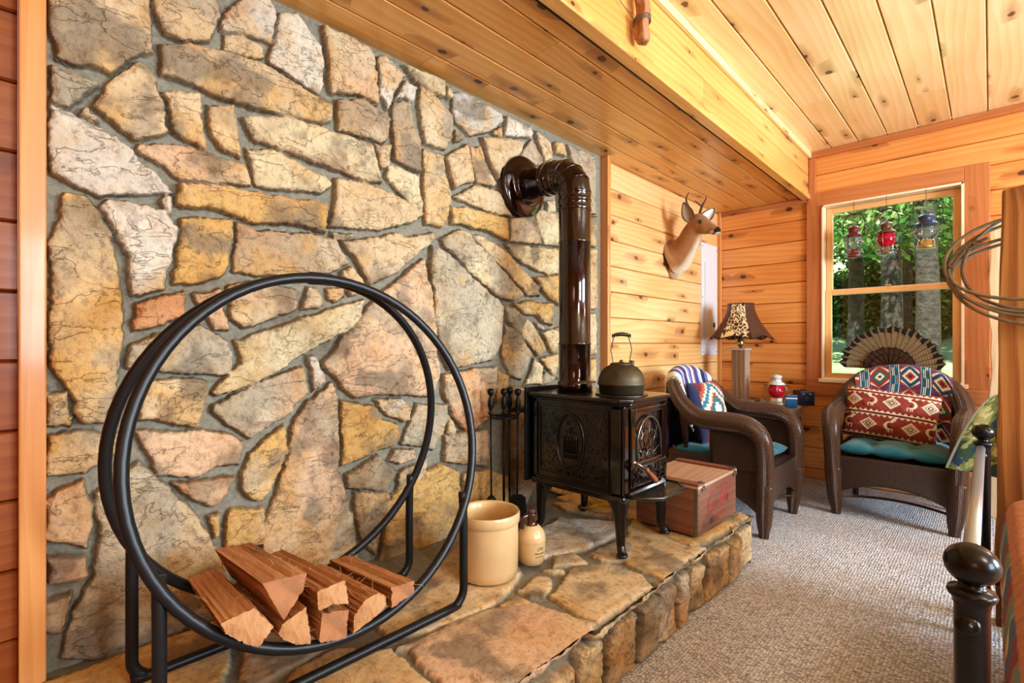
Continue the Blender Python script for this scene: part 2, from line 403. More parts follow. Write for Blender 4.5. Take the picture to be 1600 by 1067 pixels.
def lathe(bm, prof, seg=32, c=(0, 0, 0), mi=0, cap0=True, cap1=True, smooth=True, sx=1, sy=1):
    uvl = bm.loops.layers.uv.active; c = Vector(c)
    rings = [[bm.verts.new(c + Vector((r * math.cos(2 * PI * j / seg) * sx, r * math.sin(2 * PI * j / seg) * sy, z))) for j in range(seg)] for r, z in prof]
    for i in range(len(prof) - 1):
        for j in range(seg):
            f = bm.faces.new((rings[i][j], rings[i][(j + 1) % seg], rings[i + 1][(j + 1) % seg], rings[i + 1][j])); f.smooth = smooth; f.material_index = mi
            for l, uvv in zip(f.loops, ((j / seg, prof[i][1]), ((j + 1) / seg, prof[i][1]), ((j + 1) / seg, prof[i + 1][1]), (j / seg, prof[i + 1][1]))): l[uvl].uv = uvv
    if cap0: bm.faces.new(list(reversed(rings[0]))).material_index = mi
    if cap1: bm.faces.new(rings[-1]).material_index = mi
    return rings
def prism(bm, poly, z0, z1, mtx=None, mi=0):
    """polygon in local xy extruded along local z"""
    uvl = bm.loops.layers.uv.active
    f_ = lambda v: bm.verts.new(mtx @ Vector(v) if mtx else Vector(v))
    a = [f_((x, y, z0)) for x, y in poly]; b = [f_((x, y, z1)) for x, y in poly]; n = len(poly)
    for i in range(n):
        f = bm.faces.new((a[i], a[(i + 1) % n], b[(i + 1) % n], b[i])); f.material_index = mi
    f1 = bm.faces.new(list(reversed(a))); f2 = bm.faces.new(b); f1.material_index = f2.material_index = mi
    for f, Lp in ((f1, list(reversed(poly))), (f2, poly)):
        for l, p in zip(f.loops, Lp): l[uvl].uv = p
def sgrid(name, fn, nu, nv, colfn=None, mat=None, parent=None, solid=0., uvs=(1, 1), smooth=True, closed_u=False):
    """surface of nu x nv cells; fn(s,t)->xyz ; colfn(s,t arrays)->rgb"""
    s, t = np.meshgrid(np.linspace(0, 1, nu + 1), np.linspace(0, 1, nv + 1), indexing='ij')
    P = np.stack([np.broadcast_to(a, s.shape) for a in fn(s, t)], -1).reshape(-1, 3).astype(np.float32)
    i, j = np.meshgrid(np.arange(nu), np.arange(nv), indexing='ij'); k = (i * (nv + 1) + j).ravel()
    F = np.stack([k, k + nv + 1, k + nv + 2, k + 1], -1).astype(np.int32)
    me = np_mesh(name, P, F, smooth)
    uvl = me.uv_layers.new(name='UVMap'); st = np.stack([s.ravel() * uvs[0], t.ravel() * uvs[1]], -1).astype(np.float32)
    uvl.data.foreach_set('uv', st[F.ravel()].ravel())
    if colfn is not None:
        c = colfn(s.ravel(), t.ravel()); set_col(me, 'Col', c)
    o = link(name, me, mat, parent)
    if solid:
        m = o.modifiers.new('solid', 'SOLIDIFY'); m.thickness = solid; m.offset = 0
    return o
def np_mesh(name, P, F, smooth=True):
    me = bpy.data.meshes.new(name)
    me.vertices.add(len(P)); me.vertices.foreach_set('co', np.asarray(P, np.float32).ravel())
    nf, w = F.shape
    me.loops.add(nf * w); me.loops.foreach_set('vertex_index', F.ravel().astype(np.int32))
    me.polygons.add(nf); me.polygons.foreach_set('loop_start', np.arange(0, nf * w, w, dtype=np.int32))
    try: me.polygons.foreach_set('loop_total', np.full(nf, w, dtype=np.int32))
    except Exception: pass
    me.polygons.foreach_set('use_smooth', np.full(nf, smooth)); me.update(calc_edges=True)
    return me
def set_col(me, name, c):
    a = me.color_attributes.new(name=name, type='FLOAT_COLOR', domain='POINT')
    c = np.asarray(c, np.float32)
    if c.shape[1] == 3: c = np.concatenate([c, np.ones((len(c), 1), np.float32)], 1)
    a.data.foreach_set('color', c.ravel())
def catmull(pts, k=8, closed=False):
    P = [Vector(p) for p in pts]; n = len(P); out = []
    for i in range(n if closed else n - 1):
        if closed: a, b, c, d = P[(i - 1) % n], P[i], P[(i + 1) % n], P[(i + 2) % n]
        else: a, b, c, d = P[max(i - 1, 0)], P[i], P[i + 1], P[min(i + 2, n - 1)]
        for j in range(k):
            t = j / k
            out.append(.5 * ((2 * b) + (-a + c) * t + (2 * a - 5 * b + 4 * c - d) * t * t + (-a + 3 * b - 3 * c + d) * t ** 3))
    if not closed: out.append(P[-1])
    return out
def interp(xs, ys, n):
    return list(np.interp(np.linspace(0, 1, n), np.linspace(0, 1, len(ys)) if xs is None else xs, ys))
# value noise
def hsh(i, j, s):
    h = (i * 374761393 + j * 668265263 + s * 974634777).astype(np.int64) & 0xffffffff
    h = ((h ^ (h >> 13)) * 1274126177) & 0xffffffff
    return ((h ^ (h >> 16)) & 0xffff) / 65535.0
def vnoise(x, y, s=0):
    i = np.floor(x).astype(np.int64); j = np.floor(y).astype(np.int64); fx = x - i; fy = y - j
    fx = fx * fx * (3 - 2 * fx); fy = fy * fy * (3 - 2 * fy)
    return (hsh(i, j, s) * (1 - fx) + hsh(i + 1, j, s) * fx) * (1 - fy) + (hsh(i, j + 1, s) * (1 - fx) + hsh(i + 1, j + 1, s) * fx) * fy
def fbm(x, y, s=0, o=4):
    t = 0; a = .5; n = 0
    for k in range(o): t = t + a * vnoise(x * 2 ** k, y * 2 ** k, s + k * 17); n += a; a *= .5
    return t / n
def sstep(a, b, x):
    t = np.clip((x - a) / (b - a), 0, 1); return t * t * (3 - 2 * t)

def subtract(rects, h):
    out = []
    for (a0, a1, b0, b1) in rects:
        x0, x1, y0, y1 = max(a0, h[0]), min(a1, h[1]), max(b0, h[2]), min(b1, h[3])
        if x0 >= x1 or y0 >= y1: out.append((a0, a1, b0, b1)); continue
        if a0 < x0: out.append((a0, x0, b0, b1))
        if x1 < a1: out.append((x1, a1, b0, b1))
        if b0 < y0: out.append((x0, x1, b0, y0))
        if y1 < b1: out.append((x0, x1, y1, b1))
    return [r for r in out if r[1] - r[0] > .003 and r[3] - r[2] > .003]
def planks(name, org, el, ea, en, L, W, bw, mat, holes=(), joints=None, off=0.0, t=.02, g=.006, back=.08, parent=None):
    """tongue and groove boards: el length direction, ea across, en outward normal"""
    org, el, ea, en = map(Vector, (org, el, ea, en)); bm = new_bm(); uvl = bm.loops.layers.uv.active
    flip = el.cross(ea).dot(en) < 0
    b = -off; row = 0
    while b < W:
        b0, b1 = max(b, 0), min(b + bw, W); b += bw; row += 1
        if b1 - b0 < .01: continue
        cuts = [0, L]
        if joints:
            p = (row * joints * .37) % joints
            while p < L:
                if p > .25 and p < L - .25: cuts.append(p)
                p += joints * R.uniform(.8, 1.2)
            cuts.sort()
        for c0, c1 in zip(cuts[:-1], cuts[1:]):
            rs = [(c0, c1, b0, b1)]
            for h in holes: rs = subtract(rs, h)
            ou, ov = R.random() * 60, R.random() * 60
            for (l0, l1, a0, a1) in rs:
                gp_ = .0011; prof = [(a0 + gp_, -t), (a0 + gp_, -g * 1.3), (a0 + g, 0), (a1 - g, 0), (a1 - gp_, -g * 1.3), (a1 - gp_, -t)]
                e = .0007
                A = [bm.verts.new(org + el * (l0 + e) + ea * a + en * n) for a, n in prof]
                B = [bm.verts.new(org + el * (l1 - e) + ea * a + en * n) for a, n in prof]
                for i in range(6):
                    j = (i + 1) % 6
                    q = [A[i], A[j], B[j], B[i]]; uvq = [(l0, prof[i][0]), (l0, prof[j][0]), (l1, prof[j][0]), (l1, prof[i][0])]
                    if not flip: q.reverse(); uvq.reverse()
                    f = bm.faces.new(q)
                    for l, uvv in zip(f.loops, uvq): l[uvl].uv = (uvv[0] + ou, uvv[1] + ov)
                for Q in (A, list(reversed(B))):
                    if flip: Q = list(reversed(Q))
                    bm.faces.new(Q)
    # solid backing
    rs = [(0, L, 0, W)]
    for h in holes: rs = subtract(rs, h)
    for (l0, l1, a0, a1) in rs:
        c = [org + el * l + ea * a + en * n for l in (l0, l1) for a in (a0, a1) for n in (-t - back, -t + .001)]
        v = [bm.verts.new(p) for p in c]
        for q in ((0, 1, 3, 2), (4, 6, 7, 5), (0, 4, 5, 1), (2, 3, 7, 6), (0, 2, 6, 4), (1, 5, 7, 3)):
            f = bm.faces.new([v[i] for i in q]); f.material_index = 1
    bmesh.ops.recalc_face_normals(bm, faces=[f for f in bm.faces if f.material_index == 1])
    return struct(obj(name, bm, [mat, M['dark']], parent))
# ------------------------------------------------------------------ room dimensions (metres)
XL, YF, XR, YB, ZC, ZS, XS = -1.77, 4.52, 2.9, -2.2, 2.607, 2.255, -1.05
ST0, ST1 = 0.08, 2.62          # stone chimney breast along the left wall
HZ, HX = 0.233, -0.86          # hearth height and front face
XST = -1.735

# ------------------------------------------------------------------ stone work
OFF = {'A': (0, 0), 'B': (0, 350), 'C': (0, 707), 'D': (460, 0), 'E': (460, 350), 'F': (460, 707)}
CATS = {'t': (222, 200, 166), 'o': (218, 182, 124), 'g': (186, 178, 160), 'p': (220, 190, 162), 'w': (220, 214, 204), 'b': (182, 164, 140), 'c': (230, 216, 182), 'r': (214, 166, 128)}
STONES = '''A t 215,-90 685,-90 705,235 640,240 515,332 265,270 230,130
A b 705,-80 1000,-80 1018,70 970,188 850,185 760,145 712,60
A g 245,300 335,335 462,395 320,497 228,460 240,380
A p 412,490 462,572 375,530
A t 640,278 720,335 782,608 740,628 620,645 440,490 500,380
A w 225,468 330,520 560,640 802,885 780,898 450,905 245,800 228,620
A p 640,658 870,675 1145,760 1170,855 1000,845 840,825 640,695
A t 733,205 870,198 1060,240 1200,290 1540,480 1540,560 1500,568 1200,505 1020,450 880,385 752,343
A t 760,422 930,432 957,695 805,625 790,540
A o 963,475 1087,490 1115,722 1020,680 975,590
A t 1040,145 1130,160 1222,215 1225,262 1180,268 1033,222
A w 1030,60 1060,25 1150,-30 1250,-30 1280,40 1260,188 1028,125
A w 1302,45 1390,65 1440,140 1490,210 1507,385 1490,432 1245,290 1265,190
D t 135,115 240,160 330,210 372,255 392,487 300,437 172,432 150,260
A c 1120,540 1330,537 1443,570 1723,672 1775,852 1690,835 1560,780 1300,690 1165,635
A c 1140,680 1300,695 1545,840 1545,860 1490,892 1195,865
A o 825,842 1000,850 1190,890 1510,938 1515,1075 1400,1045 1150,1025 980,965 825,955
A w 775,908 800,912 803,990 785,992 745,940
B w 455,-90 480,-112 600,-105 765,-65 825,20 805,110 762,300 690,318 607,325 585,210 600,150 545,80 500,-20
B o 300,-142 400,-140 460,-60 510,50 540,200 580,430 560,620 530,780 500,920 380,920 350,880 360,830 300,740 250,680 240,560 215,440 240,360 230,220 230,80 260,0 290,-80
B o 840,-30 960,-32 1085,-15 1080,60 1062,205 1035,240 890,280 808,275 822,130
B b 1105,-5 1220,25 1340,45 1440,35 1560,75 1620,180 1520,225 1400,240 1200,238 1087,222
B r 628,360 855,315 865,430 700,478 622,487
B p 898,325 1030,300 1040,370 1065,490 1000,485 940,400
B t 1062,290 1170,265 1385,300 1385,395 1135,487 1080,440
B t 1430,290 1480,300 1505,380 1408,392
B p 1518,295 1600,300 1603,330 1563,362 1525,345
B g 610,560 720,515 930,462 1060,545 1085,640 1070,692 900,697 585,668
B c 975,780 1120,640 1095,540 1250,490 1400,440 1600,370 1695,345 1670,430 1600,500 1400,600 1290,680 1165,750 1000,800
B t 680,720 830,715 965,725 950,850 915,945 640,905
B g 980,850 1180,745 1410,655 1430,780 1350,870 1165,992 1050,930
B w 1423,605 1463,605 1515,730 1453,775 1445,680
B g 215,755 240,780 310,775 335,900 325,948 218,938
C o 228,-75 400,-98 560,-80 590,10 530,20 400,90 215,113 215,20
C p 625,-95 900,-100 1035,-90 1130,-50 1115,62 1000,70 930,115 730,113 690,10
C g 640,45 770,150 870,240 1010,440 1050,560 1100,900 700,1000 280,960 330,740 430,590 465,400 430,195 560,110
C p 215,230 300,155 390,125 395,200 430,260 405,443 300,425 205,400
C p 218,495 395,478 400,560 370,595 220,610
C b 205,690 330,655 290,828 200,832
C r 797,145 1090,115 1020,245 975,255 880,205
C o 1325,-130 1340,0 1290,110 1210,228 1165,222 1115,165 1120,110 1165,5 1230,-60
C o 970,300 1020,280 1022,385 998,400
C o 1075,262 1225,258 1225,430 1060,450 1050,330
C p 1540,-323 1565,-300 1570,-100 1573,80 1613,220 1643,300 1663,490 1500,700 1200,700 1215,440 1230,330 1290,150 1340,20 1370,-150 1420,-230
E t 225,80 380,62 480,38 520,60 645,42 640,80 480,220 350,293 300,190
E t 220,215 265,198 345,293 265,332 235,290
E p 600,155 640,330 655,520 670,700 665,740 635,800 380,790 280,805 230,760 130,650 200,560 300,430 420,310
E c 180,35 280,48 240,72 190,82
E c 675,70 770,28 800,40 910,150 1060,330 1020,355 950,345 800,210
E g 640,95 700,120 860,280 970,375 965,550 920,630 800,655 720,680 680,600 650,450 650,300 625,200
E t 820,50 880,50 980,120 1140,290 1145,330 1090,335 1000,230 900,130
E c 980,90 1220,115 1310,130 1310,225 1180,235 1080,190 1020,150
E o 1117,245 1220,240 1310,250 1310,400 1220,370 1190,355 1150,305
E g 983,375 1010,385 1080,440 1050,500 1060,540 990,455
E o 1015,375 1060,362 1090,355 1198,370 1198,470 1150,450 1120,425 1070,420
E t 1080,440 1110,470 1150,540 1170,580 1135,612 1060,520 1055,470
E g 985,470 1050,500 1105,600 1060,725 1000,700 965,600 975,530
E w 1120,460 1160,475 1155,490 1125,480
E c 1150,500 1220,480 1320,460 1320,640 1220,615 1190,590
E c 1146,620 1220,605 1300,660 1300,720 1205,715
E c 1117,625 1163,660 1155,740 1075,748
E g 1168,685 1215,720 1150,745
E r 695,700 820,670 935,662 935,760 900,900 800,975 740,900 695,780
E o 938,680 990,700 990,790 935,830
E o 220,815 390,850 412,900 480,930 493,985 470,1020 380,1060 300,1095 230,1115
E w 375,815 500,808 545,850 540,910 510,922 430,880
E g 570,830 715,835 715,900 700,940 650,1050 500,1020 540,920
E t 715,880 755,950 755,975 710,970
E t 697,980 895,950 900,1080 890,1125 700,1100
E p 465,1040 560,1050 580,1080 500,1112 445,1095
F b 240,110 390,15 480,90 430,178 250,168
F b 285,185 440,185 450,260 400,380 380,480 310,400 280,260
F t 485,95 620,30 600,120 480,175
F o 455,200 590,100 680,50 760,80 770,250 730,480 450,620 390,540 410,430
F o 790,100 920,80 1000,120 1000,400 780,420 780,260
D w 520,370 567,410 550,478 515,450 472,455
D w 390,265 430,258 522,345 470,420 440,505 400,440
D b 195,460 320,455 447,545 430,650 400,660 210,600
D b 460,470 540,465 560,550 590,650 590,795 500,760 468,740 455,600
D t 585,400 640,420 730,530 742,600 710,690 610,665 583,520
D c 510,300 580,325 690,370 697,445 670,440 560,380
D t 700,395 735,405 730,455 715,460 705,440
D w 735,430 790,428 960,520 965,560 900,610 820,625 740,550
D w 980,535 1090,580 1105,620 1095,632 980,630
D t 925,600 965,580 968,635 920,615
D t 750,595 792,638 748,652
D t 372,668 445,675 440,770 405,782
D t 705,720 800,665 832,840 742,870
D p 812,672 865,680 938,850 930,862 845,845
D t 868,635 1000,640 1062,655 1040,715 960,780 945,830 900,730
D g 1045,715 1100,640 1150,720 1150,760 1090,770
D c 1117,600 1190,660 1200,730 1160,745
D c 1205,655 1250,660 1262,720 1210,715
D g 1270,670 1400,720 1400,990 1300,980 1290,760
D o 602,685 700,720 700,780 728,880 725,950 710,1020 690,1055 615,1040 605,900
D c 440,755 580,810 605,990 560,960 425,815
D t 740,910 850,855 950,880 1010,1000 940,990 850,960
D o 728,957 800,960 990,1010 995,1115 900,1070 730,1030
D t 200,815 330,840 500,910 607,995 560,1020 400,1067 165,1045 190,950
D w 1005,1010 1100,990 1140,1060 1150,1130 1005,1120
D c 1110,985 1130,965 1220,990 1290,1010 1290,1150 1160,1130 1120,1020
D c 1165,925 1210,930 1210,980 1175,980
D t 1225,770 1280,760 1285,980 1230,970
D t 960,800 1060,790 1130,860 1140,950 1040,975 970,900
E c 1310,-30 1400,-35 1400,105 1310,100
E t 1320,130 1400,115 1400,390 1330,400
E c 1330,420 1400,410 1400,600 1335,610
E t 1320,640 1400,620 1400,730 1320,740
E g 1010,755 1100,762 1095,870 1015,850
E w 1012,875 1090,865 1110,1000 1150,1130 1060,1330 1030,1300 1015,1100
E t 1110,770 1400,760 1400,1000 1130,1000
E o 1170,1120 1290,1080 1400,1120 1400,1250 1280,1260 1170,1240'''
def wallpt(c, p, X=XST):
    ox, oy = OFF[c]; _, y, z = at_x(ox + p[0] * .3375, oy + p[1] * .3375, X); return (y, z)
spolys, scats = [], []
for ln in STONES.split('\n'):
    w = ln.split(); spolys.append([wallpt(w[0], tuple(map(float, q.split(',')))) for q in w[2:]]); scats.append(w[1])
# courses above what was traced, and the foot of the wall
for (y0, z0, w_, h_) in ((.1, 2.10, .22, .14),):
    spolys.append([(y0, z0), (y0 + w_, z0 + .02), (y0 + w_ - .02, z0 + h_), (y0 + .02, z0 + h_ - .01)]); scats.append('t')

def stone_field(name, polys, cats, ur, vr, step, seed, hs, world, mat, warp=.010, edge=.006, tilt=.25, relief=.012):
    nu, nv = int((ur[1] - ur[0]) / step) + 1, int((vr[1] - vr[0]) / step) + 1
    U, V = np.meshgrid(np.linspace(ur[0], ur[1], nu), np.linspace(vr[0], vr[1], nv), indexing='ij')
    wu = U + (fbm(U * 22, V * 22, seed, 3) - .5) * warp * 1.6 + (fbm(U * 90, V * 90, seed + 3, 2) - .5) * warp * .8
    wv = V + (fbm(U * 22, V * 22, seed + 50, 3) - .5) * warp * 1.6 + (fbm(U * 90, V * 90, seed + 53, 2) - .5) * warp * .8
    grow = .004; sd = np.full(U.shape, -1.0); idx = np.full(U.shape, -1, int)
    for k, P in enumerate(polys):
        P = np.array(P); mn, mx = P.min(0) - .03, P.max(0) + .03
        i0, i1 = np.clip(((np.array([mn[0], mx[0]]) - ur[0]) / step).astype(int), 0, nu); j0, j1 = np.clip(((np.array([mn[1], mx[1]]) - vr[0]) / step).astype(int), 0, nv)
        if i1 <= i0 or j1 <= j0: continue
        x, y = wu[i0:i1, j0:j1], wv[i0:i1, j0:j1]; d = np.full(x.shape, 9.0); ins = np.zeros(x.shape, bool)
        for a, b in zip(P, np.roll(P, -1, 0)):
            e = b - a; t = np.clip(((x - a[0]) * e[0] + (y - a[1]) * e[1]) / (e @ e + 1e-12), 0, 1)
            d = np.minimum(d, np.hypot(x - a[0] - t * e[0], y - a[1] - t * e[1]))
            if a[1] != b[1]: ins ^= ((a[1] > y) != (b[1] > y)) & (x < (b[0] - a[0]) * (y - a[1]) / (b[1] - a[1]) + a[0])
        s = np.where(ins, d, -d) + grow; up = s > sd[i0:i1, j0:j1]
        sd[i0:i1, j0:j1] = np.where(up, s, sd[i0:i1, j0:j1]); idx[i0:i1, j0:j1] = np.where(up, k, idx[i0:i1, j0:j1])
    rr = random.Random(seed); n = len(polys)
    base = np.array([rr.uniform(*hs) for _ in range(n)]); tu = np.array([rr.uniform(-1, 1) for _ in range(n)]); tv = np.array([rr.uniform(-1, 1) for _ in range(n)])
    cen = np.array([np.mean(p, 0) for p in polys]); so = np.array([rr.uniform(0, 50) for _ in range(n)])
    k = np.maximum(idx, 0); m = sstep(-.001, edge, sd) * (idx >= 0)
    x, y = U + so[k], V + so[k] * 1.7
    ridg = 1 - np.abs(fbm(x * 9, y * 9, seed + 9, 5) * 2 - 1)
    ledge = np.floor((fbm(x * 5, y * 5, seed + 19, 4)) * 7) / 7
    H = base[k] + tilt * .06 * (tu[k] * (U - cen[k, 0]) + tv[k] * (V - cen[k, 1])) + relief * (ridg - .8) * 1.4 + relief * ledge * 1.6 + (fbm(x * 45, y * 45, seed + 2, 3) - .5) * relief * .5
    round_ = sstep(0, .02, sd) * .22 + .78
    mort = (fbm(U * 30, V * 30, seed + 8, 4) - .5) * .006 + .002
    Z = mort * (1 - m) + np.maximum(H * round_, .006) * m
    cb = np.array([[lin(c) for c in CATS[cc]] for cc in cats]); jit = np.array([[rr.uniform(.88, 1.1)] * 3 for _ in range(n)])
    C = (cb * jit)[k]
    och = np.array([lin(c) for c in (210, 170, 108)]); gry = np.array([lin(c) for c in (138, 128, 114)]); pal = np.array([lin(c) for c in (228, 214, 190)]); pk = np.array([lin(c) for c in (206, 160, 136)])
    def bl(C, T, w): return C * (1 - w[..., None]) + T * w[..., None]
    C = bl(C, och, sstep(.48, .66, fbm(x * 5, y * 5, seed + 31, 5)) * .6)
    C = bl(C, gry, sstep(.52, .70, fbm(x * 8, y * 8, seed + 41, 5)) * .75)
    C = bl(C, pal, sstep(.50, .68, fbm(x * 5, y * 6, seed + 61, 5)) * .4)
    C = bl(C, pk, sstep(.62, .8, fbm(x * 4, y * 4, seed + 71, 3)) * .3)
    C = C * (.86 + .26 * fbm(x * 30, y * 30, seed + 81, 4))[..., None] * np.array([.92, .865, .79] if name == 'wall_left' else [.98, .94, .88])
    P = np.stack(world(U, V, Z), -1).reshape(-1, 3)
    i, j = np.meshgrid(np.arange(nu - 1), np.arange(nv - 1), indexing='ij'); q = (i * nv + j).ravel()
    Fq = np.stack([q, q + nv, q + nv + 1, q + 1], -1)
    if world(1., 0., 0.)[1] != 1. or name == 'hearth_top': pass
    a = np.array([P[Fq[0][1]] - P[Fq[0][0]], P[Fq[0][3]] - P[Fq[0][0]]]); nrm = np.cross(a[0], a[1]); h1 = np.array(world(.5, .5, 1.)) - np.array(world(.5, .5, 0.))
    if nrm @ h1 < 0: Fq = Fq[:, ::-1]
    me = np_mesh(name, P, Fq.copy(), True); set_col(me, 'Col', C.reshape(-1, 3)); set_col(me, 'Msk', np.repeat(m.reshape(-1, 1), 3, 1))
    return struct(link(name, me, mat))

stone_field('wall_left', spolys, scats, (ST0, ST1), (.15, ZS + .02), .004, 11, (.020, .036), lambda U, V, H: (XST - .029 + H, U, V), M['stone'])
b = new_bm(); box(b, XL - .1, XST - .042, ST0, ST1, 0, ZS); struct(obj('wall_left_core', b, M['mortar']))

# hearth flagstones (z plane)
HS = '''F t 380,800 740,440 1020,470 1050,560 960,680 760,780 640,820 430,850
F p 530,920 700,800 900,720 1110,695 1400,790 1380,830 1230,950 1080,1067 700,1100 640,1040
F t 1035,640 1120,570 1180,575 1190,620 1160,665 1090,672
F c 1155,545 1245,540 1250,550 1200,558
F t 1180,665 1210,640 1290,525 1450,510 1600,560 1650,620 1410,785 1300,740
F t 1200,480 1290,462 1355,500 1350,512 1200,528
F w 1060,400 1230,300 1500,320 1520,360 1360,440 1200,480 1150,485
F t 1360,465 1560,380 1600,440 1570,505 1420,500
F o 0,1000 200,900 450,910 560,1000 640,1090 400,1500 -400,1500
F t 940,715 1020,665 1100,695 960,718
F b 470,905 600,845 660,825 620,880 540,910'''
hpolys, hcats = [], []
for ln in HS.split('\n'):
    w = ln.split(); ox, oy = OFF[w[0]]
    pl = []
    for q in w[2:]:
        x, y = map(float, q.split(',')); p = at_z(ox + x * .3375, oy + y * .3375, HZ); pl.append((p[1], p[0]))
    hpolys.append(pl); hcats.append(w[1])
hz = lambda L: [(at_z(780 + x * .25, 660 + y * .25, HZ)[1], at_z(780 + x * .25, 660 + y * .25, HZ)[0]) for x, y in L]
hpolys += [hz([(800, 650), (1210, 770), (1290, 740), (1560, 590), (1500, 560), (1250, 700), (900, 560), (850, 600)]), hz([(780, 880), (850, 910), (1030, 975), (1290, 780), (1180, 770), (980, 700), (800, 650), (790, 740)]), hz([(330, 500), (560, 500), (720, 560), (700, 590), (420, 550)])]; hcats += ['o', 't', 'o']
hpolys += [[(2.12, -1.72), (2.12, -1.25), (2.3, -1.0), (2.54, -.98), (2.56, -1.7)], [(.07, -1.7), (.07, -1.25), (.3, -1.22), (.42, -1.45), (.5, -1.7)], [(.52, -1.7), (.46, -1.45), (.4, -1.3), (.7, -1.34), (.98, -1.45), (1.0, -1.7)], [(.08, -1.2), (.08, -.9), (.5, -.88), (.56, -1.0), (.34, -1.18)], [(2.36, -.97), (2.3, -.88), (2.55, -.88), (2.56, -.96)]]
hcats += ['t', 'o', 't', 'o', 'g']
stone_field('hearth', hpolys, hcats, (.06, 2.585), (XST - .03, HX + .012), .005, 77, (.012, .016), lambda U, V, H: (V, U, HZ - .012 + H), M['flag'], warp=.012, tilt=.05, relief=.003, edge=.006)
# hearth face, standing stones under the flag edge
fp, fc = [], []; y = .08; r5 = random.Random(5)
while y < 2.5:
    w_ = r5.uniform(.09, .26); top = HZ - r5.uniform(.035, .05); s = r5.uniform(-.02, .02)
    fp.append([(y + .012, .0 + r5.uniform(0, .02)), (y + w_ - .012, r5.uniform(0, .02)), (y + w_ - .012 + s, top - r5.uniform(0, .02)), (y + .02 + s, top)]); fc.append(r5.choice('ttcwcg')); y += w_
y = .07
while y < 2.55:
    w_ = r5.uniform(.25, .5); fp.append([(y, HZ - .022), (min(2.58, y + w_), HZ - .022), (min(2.58, y + w_), HZ + .01), (y, HZ + .01)]); fc.append(r5.choice('ttcp')); y += w_ + .01
stone_field('hearth_face', fp, fc, (.06, 2.585), (-.005, HZ - .002), .005, 91, (.018, .04), lambda U, V, H: (HX - .018 + H, U, V), M['stone'], warp=.014, relief=.014, tilt=.8)
stone_field('hearth_end', [[(-1.7, .01), (-1.4, .01), (-1.42, .2), (-1.7, .2)], [(-1.36, .01), (-1.1, .01), (-1.13, .2), (-1.38, .19)], [(-1.07, .01), (-.89, .01), (-.89, .2), (-1.1, .2)]], 'tow', (XST, HX + .01), (-.005, HZ - .002), .006, 95, (.015, .03), lambda U, V, H: (U, 2.565 + H, V), M['stone'])
b = new_bm(); box(b, XST - .05, HX - .02, .062, 2.566, 0, HZ - .012); struct(obj('hearth_core', b, M['mortar']))

# ------------------------------------------------------------------ walls, ceilings
planks('wall_left_boards', (XL, ST1 + .03, 0), (0, 1, 0), (0, 0, 1), (1, 0, 0), YF - ST1 - .03, ZC, .167, M['pine_left'], off=.085)
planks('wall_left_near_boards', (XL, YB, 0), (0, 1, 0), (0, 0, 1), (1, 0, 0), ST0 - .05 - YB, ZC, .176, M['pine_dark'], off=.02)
WX0, WX1, WZ0, WZ1 = -.958, -.128, .805, 2.168
planks('wall_far', (XL, YF, 0), (1, 0, 0), (0, 0, 1), (0, -1, 0), XR - XL, ZC + .02, .167, M['pine_wall'], holes=[(WX0 - XL, WX1 - XL, WZ0, WZ1)], off=.085)
SW = [(.1, 1.3, .9, 2.1), (2.2, 3.6, .9, 2.1)]
planks('wall_right', (XR, YB, 0), (0, 1, 0), (0, 0, 1), (-1, 0, 0), YF - YB, ZC + .02, .167, M['pine_wall'], holes=[(a - YB, b_ - YB, c, d) for a, b_, c, d in SW])
planks('wall_back', (XL, YB, 0), (1, 0, 0), (0, 0, 1), (0, 1, 0), XR - XL, ZC + .02, .167, M['pine_wall'])
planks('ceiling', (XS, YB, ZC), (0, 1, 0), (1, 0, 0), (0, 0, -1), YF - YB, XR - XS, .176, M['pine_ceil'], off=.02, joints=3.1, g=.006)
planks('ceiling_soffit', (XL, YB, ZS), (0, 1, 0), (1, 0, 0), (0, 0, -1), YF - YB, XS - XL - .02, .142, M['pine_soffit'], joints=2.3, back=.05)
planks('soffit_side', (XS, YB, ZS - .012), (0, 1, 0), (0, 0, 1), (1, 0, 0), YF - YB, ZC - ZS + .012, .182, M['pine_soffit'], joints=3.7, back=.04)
def beam(name, x0, x1, y0, y1, z0, z1, mat, bev=.004, parent=None):
    b = new_bm(); box(b, x0, x1, y0, y1, z0, z1); return struct(obj(name, b, mat, parent, bevel=bev))
beam('trim_1', XS - .045, XS + .012, YB, YF - .002, ZS - .02, ZS + .024, M['pine_soffit'])             # lower lip of the soffit
beam('trim_2', XS + .001, XS + .022, YB, YF - .002, ZC - .045, ZC - .001, M['pine_ceil'])               # bead at the ceiling
beam('trim_3', XL, XST + .028, ST1, ST1 + .035, .0, ZS, M['pine_trim'])                                  # far edge of the stone
beam('trim_4', XL, XST + .03, ST0 - .05, ST0, .0, ZS, M['pine_trim'])                                    # near edge of the stone
beam('trim_5', XL + .001, XL + .03, YF - .03, YF - .001, 0, ZS, M['pine_trim'])                          # inside corner
beam('trim_6', XS + .013, XR, YF - .024, YF - .001, ZC - .05, ZC - .001, M['casing'])
beam('trim_7', XS + .002, XS + .05, YF - .022, YF - .001, WZ1 + .1, ZC - .05, M['casing'])
beam('trim_8', XL + .03, XS, YF - .02, YF - .001, ZS - .04, ZS - .001, M['casing'])
b = new_bm(); box(b, XL - .2, XR + .2, YB - .2, YF + .12, -.15, -.012); struct(obj('foundation', b, M['mortar']))
